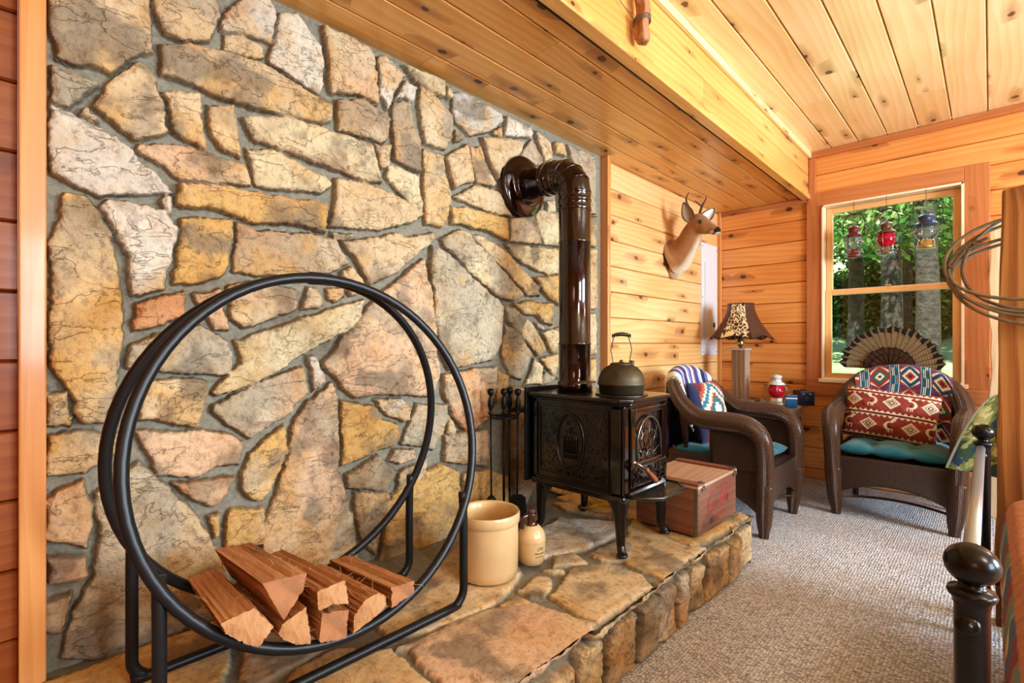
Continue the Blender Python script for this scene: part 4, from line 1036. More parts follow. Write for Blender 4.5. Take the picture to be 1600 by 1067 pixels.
for a in (0, PI / 8, PI / 4 * 1.0, PI / 8 * 3, PI / 2):
    c = Vector((cxx + bend * math.cos(a), 0, zp(1.782) + bend * math.sin(a))); ax = Vector((math.cos(a), 0, math.sin(a)))
    tube(b, [c + ax * (PR + .0015) * math.cos(q) + Vector((0, 1, 0)) * (PR + .0015) * math.sin(q) for q in np.linspace(0, 2 * PI, 45)[:-1]], .0028, 6, closed=True)
obj('seam', b, M['pipe'], el, smooth=True)
hzc = zp(1.782) + bend; b = new_bm(); xw = XST - PX
prof = [(-.10, .001), (-.13, .001), (-.131, .005), (-.139, .005), (-.14, .001), (-.165, .001), (-.166, .005), (-.174, .005), (-.175, 0), (xw, -.001)]
rg = [[b.verts.new((x, (PR + e) * math.cos(q), hzc + (PR + e) * math.sin(q))) for q in np.linspace(0, 2 * PI, 45)[:-1]] for x, e in prof]
for A, B_ in zip(rg[:-1], rg[1:]):
    for j in range(44): b.faces.new((A[j], A[(j + 1) % 44], B_[(j + 1) % 44], B_[j]))
bmesh.ops.recalc_face_normals(b, faces=b.faces[:]); obj('wall_pipe', b, M['pipe'], t, smooth=True)
b = new_bm(); xf = XST + .024 - PX
rg = [[b.verts.new((xf + dx, r * math.cos(q), hzc + r * math.sin(q))) for q in np.linspace(0, 2 * PI, 57)[:-1]] for r, dx in ((.152, -.02), (.154, 0), (.148, .006), (.105, .012), (.085, .014), (.083, .03), (.074, .03))]
for A, B_ in zip(rg[:-1], rg[1:]):
    for j in range(56): b.faces.new((A[j], A[(j + 1) % 56], B_[(j + 1) % 56], B_[j]))
bmesh.ops.recalc_face_normals(b, faces=b.faces[:]); obj('wall_flange', b, M['pipe'], t, smooth=True)

# ------------------------------------------------------------------ kettle
t = thing('iron_kettle', 'old round cast iron tea kettle with wire bail handle, on top of the stove', 'kettle', (-1.135, 1.845, ZT + .006), math.radians(62))
b = new_bm(); lathe(b, [(.0005, 0), (.088, 0), (.093, .004), (.095, .035), (.1, .038), (.1, .045), (.098, .048), (.096, .065), (.086, .092), (.068, .112), (.048, .122), (.040, .124)], 48, cap1=False); obj('kettle_body', b, M['iron'], t, smooth=True)
b = new_bm(); lathe(b, [(.046, .119), (.047, .126), (.043, .129), (.036, .131), (.012, .133), (.006, .137), (.008, .142), (.0005, .144)], 32); obj('lid', b, M['iron'], t, smooth=True)
b = new_bm(); C_ = catmull([(.062, .048, .075), (.078, .060, .095), (.088, .066, .118), (.094, .070, .134)], 5); tube(b, C_, interp(None, [.022, .017, .013, .012], len(C_)), 14); obj('spout', b, M['iron'], t, smooth=True)
d = Vector((.95, -.31, 0))
b = new_bm()
for s in (-1, 1):
    P = [d * (.036 * s) + Vector((0, 0, z)) for z in (.118, .132)] + [d * (.040 * s) + Vector((0, 0, .165)), d * (.044 * s) + Vector((0, 0, .185)), d * (.040 * s) + Vector((0, 0, .21)), d * (.030 * s) + Vector((0, 0, .245))]
    tube(b, catmull(P, 4), .0023, 8)
    tube(b, [d * (.036 * s) + Vector((0, 0, .116)), d * (.036 * s) + Vector((0, 0, .128))], .006, 10)
bl_ = obj('bail', b, M['steel_dark'], t, smooth=True)
b = new_bm(); P = [d * x + Vector((0, 0, .245 + .008 * (1 - (x / .04) ** 2))) for x in np.linspace(-.038, .038, 9)]
tube(b, P, [.004, .006, .0075, .008, .008, .008, .0075, .006, .004], 12)
for i in range(9): q = P[i]; tube(b, [q + Vector((0, 0, .0085)) * math.cos(a) + Vector((-d.y, d.x, 0)) * .0085 * math.sin(a) for a in np.linspace(0, 2 * PI, 13)[:-1]], .0015, 5, closed=True)
obj('coil_grip', b, M['steel_dark'], bl_, smooth=True)

# ------------------------------------------------------------------ yellow cord, pinecone-ish brown tool
t = thing('extension_cord', 'coiled yellow extension cord with a brown plug lying on the hearth behind the stove legs', 'extension cord', (-1.43, 2.19, HZ + .014))
b = new_bm(); rr = random.Random(4)
P = []
for i in range(7 * 14):
    a = 2 * PI * i / 14; k = i // 14; r = .085 + .012 * math.sin(k * 2.1); P.append((r * 1.0 * math.cos(a) + .01 * math.sin(k * 1.3), r * 1.25 * math.sin(a) + .008 * math.cos(k * 1.9), .006 + .0062 * (i / 14) + .004 * math.sin(a * 1.5 + k)))
P += [(.02, -.13, .03), (-.02, -.15, .012)]
tube(b, catmull(P, 2), .0042, 7); obj('cord', b, M['cord'], t, smooth=True)
b = new_bm(); tube(b, [(-.02, -.15, .014), (-.035, -.16, .014), (-.06, -.172, .014)], [.008, .011, .009], 10); obj('plug', b, M['handle_wood'], t, smooth=True)
t = thing('steel_spike', 'thin rusty metal pick lying on the hearth flagstones in front of the stove', 'fire pick', at_z(1032, 868, HZ + .018))
b = new_bm(); tube(b, [(-.03, -.075, 0), (0, 0, .002), (.03, .05, 0)], [.001, .003, .002], 6); obj('shaft', b, M['handle_wood'], t, smooth=True)

# ------------------------------------------------------------------ wooden soda chest
CX0, CX1, CY0, CY1, CZ0 = -1.20, -.905, 2.082, 2.525, HZ + .0155
t = thing('wooden_soda_chest', 'reddish wooden chest with steel clasps and faded red script on the hearth end', 'wooden chest', (CX0, CY0, CZ0))
def cb(nm, a, mat, bev=.002, par=None):
    b = new_bm(); box(b, *a); return obj(nm, b, mat, par or t, bevel=bev)
cw_, cl, chh = CX1 - CX0, CY1 - CY0, .215
cb('side_board', (0, cw_ - .013, 0, .014, 0, chh - .012), M['crate'])
cb('side_board', (0, cw_ - .013, cl - .014, cl, 0, chh - .012), M['crate'])
fr = cb('front_board', (cw_ - .013, cw_, 0, cl, 0, chh - .012), M['crate'])
cb('back_board', (0, .012, .014, cl - .014, 0, chh - .012), M['crate'])
cb('bottom_board', (.012, cw_ - .013, .014, cl - .014, 0, .012), M['crate'])
ld = cb('lid', (-.004, cw_ + .004, -.004, cl + .004, chh - .012, chh), M['crate_top'])
for y in (.0, cl - .055):
    cb('batten', (0, cw_ + .003, y, y + .05, chh, chh + .009), M['crate_rail'], .002, ld)
b = new_bm(); 
if True:
    box(b, cw_ - .012, cw_ + .0015, -.0015, .006, .002, chh - .014)
obj('corner_strip', b, M['steel'], t, bevel=.001)
b = new_bm(); uvr = random.Random(1)
b.free()
for i in range(7):
    b = new_bm(); box(b, cw_ + .0015, cw_ + .0028, .0015, .0045, .015 + i * .027, .018 + i * .027); obj('rivet', b, M['dark_iron'], t)
for y in (.052, cl - .028):
    b = new_bm(); box(b, cw_ + .0005, cw_ + .004, y - .013, y + .013, chh - .03, chh - .004); box(b, cw_ - .02, cw_ + .004, y - .012, y + .012, chh + .0002, chh + .0115)
    tube(b, [(cw_ + .004, y - .011, chh - .006), (cw_ + .012, y - .011, chh - .022), (cw_ + .012, y + .011, chh - .022), (cw_ + .004, y + .011, chh - .006)], .0017, 6)
    obj('clasp', b, M['steel'], t, bevel=.0008)
# lettering on the front board: x runs along +Y, y up
mxc = Matrix(((0, 0, 1, cw_ + .0004), (1, 0, 0, 0), (0, 1, 0, 0), (0, 0, 0, 1)))
for tx, sz, yc, zc_, sp in (('DRINK', .024, .235, .160, 1), ('IN BOTTLES', .024, .235, .038, 1)):
    bm = text_mesh(tx, sz)
    for v in bm.verts: v.co = mxc @ Vector((v.co.x * 1.1 + yc, v.co.y + zc_, 0))
    obj('stencil_lettering', bm, M['script_red'], fr)
def ribbon(bm, pts, ws):
    P = catmull([(p[0], p[1], 0) for p in pts], 6); W3 = np.interp(np.linspace(0, 1, len(P)), np.linspace(0, 1, len(ws)), ws); pv = None
    for i, p in enumerate(P):
        a = P[max(0, i - 1)]; c = P[min(len(P) - 1, i + 1)]; n = Vector((-(c - a).y, (c - a).x, 0)).normalized() * W3[i] / 2
        cur = [bm.verts.new(mxc @ Vector((q.x, q.y, 0))) for q in (p + n, p - n)]
        if pv: bm.faces.new((pv[0], pv[1], cur[1], cur[0]))
        pv = cur
bm = new_bm(); ox, oy, S = .10, .085, .30
def st(pts, ws): ribbon(bm, [(ox + (x + .28 * y) * S, oy + y * S) for x, y in pts], [w_ * S for w_ in ws])
st([(.135, .20), (.15, .235), (.125, .265), (.08, .25), (.035, .18), (.015, .09), (.03, .01), (.075, -.005), (.12, .03)], [.012, .018, .012, .016, .03, .034, .022, .014, .008])
st([(.03, .0), (.0, -.05), (.03, -.085), (.10, -.06), (.17, -.02), (.22, -.03), (.26, -.065)], [.01, .016, .02, .012, .024, .022, .006])
def o_l(cx, w_=.03, h=.055): st([(cx + w_ * math.cos(a), .058 + h * math.sin(a)) for a in np.linspace(.6, 2 * PI + .6, 13)], [.010, .010, .016, .022, .022, .014, .010, .012, .02, .02, .010])
o_l(.165); st([(.255, .085), (.245, .11), (.22, .105), (.205, .06), (.215, .012), (.245, .008), (.275, .03)], [.016, .01, .014, .022, .018, .01, .008])
o_l(.315); st([(.345, .11), (.34, .05), (.355, .008), (.38, .03)], [.016, .02, .016, .008]); st([(.40, .062), (.435, .062)], [.016, .016])
st([(.60, .20), (.615, .25), (.585, .29), (.53, .27), (.475, .19), (.455, .09), (.475, .01), (.52, .0), (.56, .035)], [.012, .018, .014, .018, .03, .036, .022, .014, .008])
st([(.565, .275), (.62, .305), (.68, .27), (.74, .25), (.80, .29)], [.006, .018, .024, .018, .005])
o_l(.59); st([(.655, .02), (.64, .10), (.655, .22), (.685, .235), (.675, .15), (.665, .05), (.68, .008), (.70, .02)], [.014, .02, .014, .01, .012, .02, .014, .008])
o_l(.735); st([(.765, .11), (.76, .05), (.775, .008), (.80, .03)], [.016, .02, .016, .008])
obj('script_lettering', bm, M['script_red'], fr)
def C3(*c): return np.array([lin(x) for x in c])
def paint(C, mask, col): C[mask] = C3(*col)
# ------------------------------------------------------------------ wicker armchairs
RP = [(.296, -.287, .26), (.302, -.29, .42), (.310, -.278, .54), (.318, -.225, .607), (.324, -.13, .628), (.330, .0, .630), (.330, .08, .642), (.320, .155, .690), (.290, .225, .760), (.225, .282, .828), (.12, .312, .868), (0, .320, .880)]
full = RP + [(-x, y, z) for x, y, z in reversed(RP[:-1])]
RAILP = catmull(full, 6); NR = len(RAILP)
half = [p for p in RAILP if p.y > .14]
_xs = np.array([p.x for p in half]); _ix = np.argsort(_xs)
def rail_at(x):
    return np.interp(x, _xs[_ix], np.array([p.y for p in half])[_ix]), np.interp(x, _xs[_ix], np.array([p.z for p in half])[_ix])
def make_chair(label):
    t = thing('wicker_armchair', label, 'armchair', (0, 0, 0), 0, 'brown wicker armchairs')
    k = np.linspace(0, 1, NR); rad = list(.043 + .014 * np.exp(-((np.minimum(k, 1 - k) - .2) / .12) ** 2))
    b = new_bm(); tube(b, RAILP, rad, 20); obj('arm_and_back_rail', b, M['wicker_rail'], t, smooth=True)
    b = new_bm()      # ridged inner edge cane
    P = [Vector((p.x * .875, p.y - .03 if p.y > .1 else p.y + .005, p.z - .018)) for p in RAILP if p.z > .58]; tube(b, P, .011, 8)
    obj('inner_cane', b, M['wicker'], t, smooth=True)
    sub = [p for p in RAILP if p.y > .075]; n = len(sub)
    sx = np.array([p.x for p in sub]); sy = np.array([p.y for p in sub]); sz = np.array([p.z for p in sub]); sk = np.linspace(0, 1, n)
    def bf(s, tt):
        x = np.interp(s, sk, sx); y = np.interp(s, sk, sy); z = np.interp(s, sk, sz); a = np.abs(s * 2 - 1)
        zb = .43 + .16 * sstep(.55, .75, a)
        zz = z + (zb - z) * tt; f = tt * (z - zb) / .45
        return x * (1 - .10 * f), y - .015 - .06 * f, zz
    sgrid('woven_back', bf, 40, 14, mat=M['wicker'], parent=t, solid=.014, uvs=(1.1, .45))
    for s_ in (-1, 1):
        sgrid('side_panel', lambda s, tt: (s_ * (.318 - .01 * tt - .012 * np.sin(s * PI)), -.275 + s * .27, .60 + (.36 - .60) * tt), 10, 8, mat=M['wicker'], parent=t, solid=.014, uvs=(.27, .24))
        b = new_bm(); tube(b, [(s_ * .316, -.0, .60), (s_ * .305, .005, .5), (s_ * .30, .01, .38)], .012, 8); obj('arm_post', b, M['wicker_rail'], t, smooth=True)
        sgrid('side_skirt', lambda s, tt: (s_ * (.298 - .01 * np.sin(s * PI)) + 0 * tt, -.275 + s * .54, .42 + ((.10 + .13 * np.sin(s * PI) ** .8) - .42) * tt), 24, 8, mat=M['wicker'], parent=t, solid=.012, uvs=(.54, .3))
    sgrid('front_skirt', lambda s, tt: (-.285 + s * .57, -.292 - .012 * np.sin(s * PI) + 0 * tt, .375 + ((.12 + .10 * np.sin(s * PI) ** .7) - .375) * tt), 28, 8, mat=M['wicker'], parent=t, solid=.012, uvs=(.57, .26))
    sgrid('rear_skirt', lambda s, tt: (-.27 + s * .54, .262 + 0 * s, .44 + (.2 - .44) * tt), 20, 6, mat=M['wicker'], parent=t, solid=.012, uvs=(.54, .24))
    b = new_bm(); box(b, -.29, .29, -.285, .26, .345, .37); obj('seat', b, M['wicker'], t, bevel=.01)
    for s_ in (-1, 1):
        b = new_bm(); P = catmull([(s_ * .296, -.287, .30), (s_ * .292, -.284, .18), (s_ * .285, -.280, .08), (s_ * .282, -.278, .03), (s_ * .282, -.278, .0)], 5)
        tube(b, P, interp([0, .4, .75, .85, 1], [.050, .042, .028, .028, .025], len(P)), 16); obj('leg', b, M['wicker_rail'], t, smooth=True)
        b = new_bm(); tube(b, [(s_ * .27, .258, .42), (s_ * .262, .265, .2), (s_ * .258, .28, 0)], [.026, .022, .018], 12); obj('leg', b, M['wicker_rail'], t, smooth=True)
    b = new_bm(); tube(b, catmull([(s_x, -.285 + .12 * (1 - (s_x / .27) ** 2), .115) for s_x in np.linspace(-.27, .27, 9)], 3), .008, 8); obj('bowed_stretcher', b, M['wicker_rail'], t, smooth=True)
    return t
ch1 = make_chair('brown wicker armchair with striped blanket over its back, between the stove and the corner table')
ch1.location = (-1.185, 3.235, 0); ch1.rotation_euler.z = PI / 2
ch2 = copy_tree(ch1); ch2['label'] = 'brown wicker armchair in front of the window with a rust red patterned pillow'
ch2.location = (-.432, 3.99, 0); ch2.rotation_euler.z = math.radians(1)

def pad(name, w, h, th, colfn, mat, parent, seam=.0, nu=90, nv=70, p=5, tufts=()):
    s, t = np.meshgrid(np.linspace(-1, 1, nu), np.linspace(-1, 1, nv), indexing='ij')
    e = (np.clip(1 - np.abs(s) ** p, 0, 1) * np.clip(1 - np.abs(t) ** p, 0, 1)) ** .5
    pin = 1 - .05 * (np.abs(s) ** 2 * (1 - np.abs(t)) ** 1) ; pin2 = 1 - .05 * (np.abs(t) ** 2 * (1 - np.abs(s)))
    X = s * w / 2 * pin; Y = t * h / 2 * pin2
    d = sum(np.exp(-(((s - a) * w / 2) ** 2 + ((t - b_) * h / 2) ** 2) / .0012) for a, b_ in tufts) if tufts else 0
    d2 = sum(np.exp(-((s - a) * w / 2) ** 2 / .0009) * .35 for a, b_ in tufts) if tufts else 0
    wr = (fbm((s + 3) * 4, (t + 3) * 4, 5, 3) - .5) * .25
    Z = th / 2 * e * (1 + wr - .6 * np.clip(d + d2, 0, 1))
    P = np.concatenate([np.stack([X, Y, Z], -1).reshape(-1, 3), np.stack([X, Y, -Z], -1).reshape(-1, 3)])
    i, j = np.meshgrid(np.arange(nu - 1), np.arange(nv - 1), indexing='ij'); q = (i * nv + j).ravel(); F = np.stack([q, q + nv, q + nv + 1, q + 1], -1)
    N0 = nu * nv; F = np.concatenate([F, (F + N0)[:, ::-1]])
    me = np_mesh(name, P, F); uvl = me.uv_layers.new(name='UVMap'); st = np.stack([P[:, 0], P[:, 1]], -1).astype(np.float32); uvl.data.foreach_set('uv', st[F.ravel()].ravel())
    if colfn is not None:
        c = colfn(((s + 1) / 2).ravel(), ((t + 1) / 2).ravel()); set_col(me, 'Col', np.concatenate([c, c]))
    bm = bmesh.new(); bm.from_mesh(me); bmesh.ops.remove_doubles(bm, verts=bm.verts[:], dist=.0004); bm.to_mesh(me); bm.free()
    me.polygons.foreach_set('use_smooth', [True] * len(me.polygons))
    return link(name, me, mat, parent)
def place(o, label, cat, loc, rot, group=None, name=None):
    o.location = loc; o.rotation_euler = rot; return tag(o, label, cat, group)
tf = [(a, b_) for a in (-.36, .36) for b_ in (-.4, .4)]
c1 = pad('seat_cushion', .54, .52, .085, None, M['teal'], None, tufts=tf, p=6); place(c1, 'teal tufted seat cushion on the wicker armchair beside the stove', 'cushion', (-1.19, 3.235, .415), (0, 0, PI / 2), 'teal seat cushions')
c2 = c1.copy(); COL.objects.link(c2); place(c2, 'teal tufted seat cushion on the wicker armchair in front of the window', 'cushion', (-.432, 3.965, .415), (0, 0, 0), 'teal seat cushions')

# pillow patterns -------------------------------------------------
def zig(u, v, v0, amp, n): return v0 + amp * np.abs(((u * n) % 1) * 2 - 1)
def rust_pattern(s, t):
    u, v = s * 1.5, t; C = np.zeros((len(s), 3)); C[:] = C3(150, 66, 54)
    C[(t > .44) & (t < .56)] = C3(134, 56, 46)
    for v0 in (.055, .50, .92):
        paint(C, (v > v0) & (v < zig(u, v, v0 + .008, .045, 11)), (232, 212, 184)); paint(C, (v < v0 - .02) & (v > v0 - .028), (70, 30, 26)); paint(C, (v < v0 - .04) & (v > zig(u, v, v0 - .085, .045, 11)) & (v < v0 - .035), (232, 212, 184))
    def dia(cx, cy, r):
        du = np.abs(u - cx) * .85; dv = np.abs(v - cy); m = du + dv; saw = .018 * (np.abs(((du - dv) * 26) % 1 * 2 - 1))
        for a, col in ((1.0, (232, 212, 184)), (.72, (52, 26, 24)), (.6, (232, 212, 184)), (.42, (52, 26, 24)), (.32, (150, 66, 54)), (.2, (232, 212, 184))):
            paint(C, m < r * a + (saw if a == 1.0 else 0), col)
    def fig(cx, cy, fl):
        x, y = (u - cx) * fl, v - cy; r = np.hypot(x, y)
        a = np.arctan2(y, x); paint(C, (np.abs(r - .070) < .020 * (1.3 - np.abs(a) * .45)) & (x > -.035), (232, 212, 184))
        paint(C, (np.hypot(x + .03, y - .085) < .026), (232, 212, 184)); paint(C, (np.hypot(x - .0, y + .02) < .016), (52, 26, 24))
        for q in range(5):
            an = 2.0 + q * .22; px, py = x + .02, y - .09; L = np.hypot(px, py); paint(C, (np.abs(px * math.sin(an) - py * math.cos(an)) < .0065) & (px * math.cos(an) + py * math.sin(an) > 0) & (L < .075), (232, 212, 184))
        for q in (-.03, .02, .05):
            paint(C, (np.abs(x + .02 - q) < .0075) & (y < -.055) & (y > -.125), (232, 212, 184))
    for i, cx in enumerate((.14, .76, 1.36)): dia(cx, .72, .115)
    for i, cx in enumerate((.44, 1.06)): fig(cx, .73, 1)
    for i, cx in enumerate((.44, 1.10)): dia(cx, .27, .115)
    for i, cx in enumerate((.12, .78, 1.42)): fig(cx, .28, -1)
    return C
p2 = pad('throw_pillow', .50, .345, .13, rust_pattern, M['cloth'], None, nu=300, nv=210, p=3.5)
place(p2, 'rust red throw pillow with cream diamonds and dancing figures, leaning in the window armchair', 'pillow', (-.478, 4.06, .605), (math.radians(72), math.radians(6), math.radians(4)))
def step_dia(u, v, cx, cy, w_, h_, n=10):
    x = np.floor(np.abs(u - cx) / w_ * n) / n; y = np.floor(np.abs(v - cy) / h_ * n) / n; return x + y
def kilim_pattern(s, t):
    C = np.zeros((len(s), 3)); C[:] = C3(120, 44, 44); u, v = s, t
    for r, col in ((1.25, (176, 88, 64)), (1.1, (236, 222, 192)), (.92, (60, 120, 140)), (.72, (236, 214, 180)), (.55, (180, 70, 50)), (.36, (40, 110, 120)), (.2, (240, 226, 200))):
        paint(C, step_dia(u, v, .5, .52, .5, .48, 9) < r, col)
    paint(C, (u < .08) | (u > .92), (60, 64, 96))
    return C
p1 = pad('throw_pillow', .40, .40, .13, kilim_pattern, M['cloth'], None, nu=160, nv=160, p=3.5)
place(p1, 'small throw pillow with teal, cream and rust stepped diamond in the armchair by the stove', 'pillow', (-1.335, 3.25, .635), (math.radians(76), 0, math.radians(88)))

# blankets draped over the backs ------------------------------------
def drape(name, x0, x1, fl, bl, colfn, parent_ch, label, mat, nu=120, nv=200, fold=.008, skew=0.):
    def fn(s, t):
        x = x0 + (x1 - x0) * s + skew * (t - .5) ; yr, zr = rail_at(x); r = .052
        L1, La, L2 = fl, PI * r, bl; d = t * (L1 + La + L2)
        a = np.clip((d - L1) / r, 0, PI); f = np.clip(L1 - d, 0, None); g = np.clip(d - L1 - La, 0, None)
        y = yr - r * np.cos(a) - .10 * np.minimum(f, .4) / .4 * 1.0 ; z = zr + r * np.sin(a) - f - g
        wob = fold * np.sin(s * 19 + t * 3) * np.clip(f + g, 0, .2) / .2
        return x + fold * .6 * np.sin(t * 17), y - wob * np.where(f > 0, 1, -1), z
    L = fl + bl + PI * .052
    o = sgrid(name, fn, nu, nv, colfn, mat, None, solid=.012, uvs=(abs(x1 - x0), L))
    o.location = parent_ch.location; o.rotation_euler = parent_ch.rotation_euler
    return tag(o, label, 'blanket')
def aztec(s, t):
    # t: 0 front hem .. 1 rear hem
    C = np.zeros((len(s), 3)); C[:] = C3(112, 52, 66); u = s * 4.0; v = t * 7.0
    nz = hsh(np.floor(s * 60).astype(np.int64), np.floor(t * 100).astype(np.int64), 3)
    paint(C, nz > .72, (70, 76, 140)); paint(C, nz < .14, (150, 84, 80))
    for bx in (.10, .42, .74):   # winding bands
        d = np.abs(s - bx - .0); wv = bx + .013 * np.sign(np.sin(v * 2 * PI * 1.0))
        paint(C, d < .048, (214, 214, 200)); paint(C, d < .041, (30, 92, 116)); paint(C, np.abs(s - wv) < .012, (226, 216, 186)); paint(C, np.abs(s - wv) < .005, (40, 36, 44))
    for bx, sh in ((.26, 0), (.58, 0), (.90, 0), (-.06, 0)):
        m = (((v + sh) % 1.4) / 1.4 - .5) * 2 ; d = np.abs(s - bx) / .115
        hexm = np.maximum(d, d * .5 + np.abs(m) * .9); stp = np.floor(d * 7) / 7 * .8 + np.floor(np.abs(m) * 9) / 9
        odd = (np.floor((v + sh) / 1.4).astype(int) + int(bx * 10)) % 2 == 0
        inside = hexm < .86
        paint(C, hexm < .94, (150, 74, 66)); paint(C, inside, (232, 214, 182))
        for r, a, b_ in ((.92, (150, 58, 50), (28, 78, 118)), (.70, (150, 58, 50), (28, 78, 118)), (.52, (28, 104, 108), (232, 214, 182)), (.34, (232, 214, 182), (156, 62, 52)), (.16, (24, 40, 52), (60, 40, 70))):
            mk = inside & (stp < r - .06); paint(C, mk & odd, a); paint(C, mk & ~odd, b_)
    return C
drape('patterned_blanket', -.255 + .0, .262, .42, .22, aztec, ch2, 'woven blanket with stepped medallions in maroon, teal and cream over the window armchair back', M['cloth'], 240, 260)
def serape(s, t):
    cols = [(240, 236, 232), (60, 84, 150), (200, 200, 210), (150, 60, 84), (44, 56, 110), (236, 232, 226), (120, 140, 190), (90, 50, 100), (220, 216, 214), (178, 90, 100), (50, 70, 130), (150, 170, 200), (240, 238, 234), (40, 44, 90), (120, 110, 160), (226, 222, 220)]
    w_ = np.array([3, 2, 1.5, 1.2, 2.4, 1.4, 2, 1.5, 2, 1, 2.6, 1.4, 1.4, 2.6, 2, 2.2]); ed = np.cumsum(w_) / w_.sum(); k = np.searchsorted(ed, np.clip(s, 0, .999)); C = np.array([C3(*c) for c in cols])[k]
    nav = t > .70; C[nav] = C3(34, 46, 96); gr = (t > .62) & (t <= .70 + .04 * (np.floor(s * 12) % 2)); C[gr] = C3(110, 124, 122)
    mg = (s < .06) & (t > .55); C[mg] = C3(150, 70, 130); return C
drape('striped_blanket', -.24, .235, .26, .50, serape, ch1, 'striped blue, white and maroon blanket hanging over the armchair beside the stove', M['cloth'], 200, 160)
fr_ = [o for o in COL.objects if o.name.startswith('striped_blanket')][0]
b = new_bm(); rr = random.Random(8)
for i in range(46):
    tt = i / 45; x = -.243 - .004; yr, zr = rail_at(x); r = .056
    if tt < .35: y, z = yr - r - .07 * (1 - tt / .35), zr - .26 * (1 - tt / .35)
    elif tt < .7: a = (tt - .35) / .35 * PI; y, z = yr - r * math.cos(a), zr + r * math.sin(a)
    else: y, z = yr + r, zr - .3 * (tt - .7) / .3
    y, z = float(y), float(z); tube(b, [(x, y, z), (x - .010, y + rr.uniform(-.006, .006), z - .004), (x - .016 + rr.uniform(-.004, .004), y + rr.uniform(-.01, .01), z - .016)], [.0035, .003, .001], 5)
o = obj('fringe', b, M['fringe'], fr_, smooth=True); o['kind'] = 'stuff'

# ------------------------------------------------------------------ corner table and what stands on it
TX0, TX1, TY0, TY1, TZ = -1.71, -1.03, 3.68, 4.43, .612
t = thing('side_table', 'rough grey plank side table in the corner behind the wicker armchair', 'table', (TX0, TY0, 0))
nb = 5; wdt = (TY1 - TY0) / nb
b = new_bm()
for i in range(nb): box(b, 0, TX1 - TX0, i * wdt + .001, (i + 1) * wdt - .001, TZ - .022, TZ)
obj('tabletop', b, M['barn_top'], t, bevel=.002)
for a in ((.03, TX1 - TX0 - .035, .03, .052), (.03, TX1 - TX0 - .035, TY1 - TY0 - .052, TY1 - TY0 - .03)):
    b = new_bm(); box(b, a[0], a[1], a[2], a[3], TZ - .10, TZ - .0225); obj('apron', b, M['barn_top'], t, bevel=.002)
for x in (.03, TX1 - TX0 - .055):
    b = new_bm(); box(b, x, x + .022, .052, TY1 - TY0 - .052, TZ - .10, TZ - .0225); obj('apron', b, M['barn_top'], t, bevel=.002)
for x in (.03, TX1 - TX0 - .115):
    for y in (.055, TY1 - TY0 - .115):
        b = new_bm(); box(b, x, x + .075, y, y + .06, 0, TZ - .0225); obj('leg', b, M['barn'], t, bevel=.003)
def on_table(u, v): p = at_z(u, v, TZ); return (p[0], p[1], TZ + .0005)
# lamp
lx, ly, _ = on_table(1160, 637)
t = thing('table_lamp', 'table lamp with barnwood post base and flared leather and giraffe print shade', 'lamp', (-1.455, 4.165, TZ + .0005), math.radians(-2))
b = new_bm(); 
for a in ((-.135, .135, -.135, -.112), (-.135, .135, .112, .135), (-.135, -.112, -.112, .112), (.112, .135, -.112, .112)): box(b, *a, 0, .03)
box(b, -.112, .112, -.112, .112, .004, .016); obj('base_tray', b, M['barn'], t, bevel=.002)
b = new_bm(); box(b, -.053, .053, -.053, .053, .0165, .415); obj('post', b, M['barn'], t, bevel=.003)
b = new_bm(); box(b, -.064, .064, -.064, .064, .415, .432); obj('post_cap', b, M['barn_top'], t, bevel=.003)
b = new_bm(); lathe(b, [(.012, .432), (.012, .45), (.022, .452), (.024, .47), (.024, .50), (.018, .505), (.018, .53)], 20); obj('socket', b, M['brass'], t, smooth=True)
b = new_bm(); lathe(b, [(.014, .53), (.03, .56), (.034, .585), (.026, .61), (.0005, .625)], 20); obj('bulb', b, M['white_paint'], t, smooth=True)
b = new_bm(); tube(b, catmull([(.03, 0, .47), (.055, 0, .6), (.05, 0, .74), (0, 0, .79), (-.05, 0, .74), (-.055, 0, .6), (-.03, 0, .47)], 5), .0022, 6); tube(b, [(0, 0, .79), (0, 0, .815)], .004, 6); lathe(b, [(.004, .812), (.009, .82), (.0005, .832)], 12); obj('harp', b, M['brass'], t, smooth=True)
rr = np.random.RandomState(5); gp = rr.rand(620, 2)
def shade_col(s, t):
    k = (np.floor(s * 6).astype(int) % 2); C = np.zeros((len(s), 3)); C[:] = C3(92, 58, 44)
    U = s * 8 * .9; V = t * 1.5; d1 = np.full(len(s), 9.); d2 = np.full(len(s), 9.); G = gp * np.array([7.2, 1.5])
    for g in G:
        d = np.hypot(U - g[0], V - g[1]); d2 = np.where(d < d1, d1, np.minimum(d2, d)); d1 = np.minimum(d, d1)
    gi = k == 0; C[gi] = C3(240, 222, 180); C[gi & ((d2 - d1) > .024)] = C3(86, 54, 34)
    C[(np.abs((s * 6) % 1 - .5) > .488)] = C3(40, 22, 16); C[(t < .02) | (t > .98)] = C3(40, 22, 16); return C
def shade_fn(s, t):
    a = s * 2 * PI + math.radians(10); r = .235 - .155 * (1 - (1 - t) ** 1.9) * 1.0 ; r = .098 + .142 * (1 - t) ** 1.75
    pan = np.cos(((s * 8) % 1 - .5) * PI / 4); r = r * (np.cos(PI / 6) / np.cos((((s * 6) % 1) - .5) * PI / 3)) ** .6
    sc = .012 * np.cos((((s * 6) % 1) - .5) * 2 * PI) * (1 - t) ** 8
    return r * np.cos(a), r * np.sin(a), .515 + sc + t * .275
sh = sgrid('lamp_shade', shade_fn, 240, 60, shade_col, M['shade'], t, solid=.003, uvs=(1.2, .3))
b = new_bm(); rr = random.Random(3)
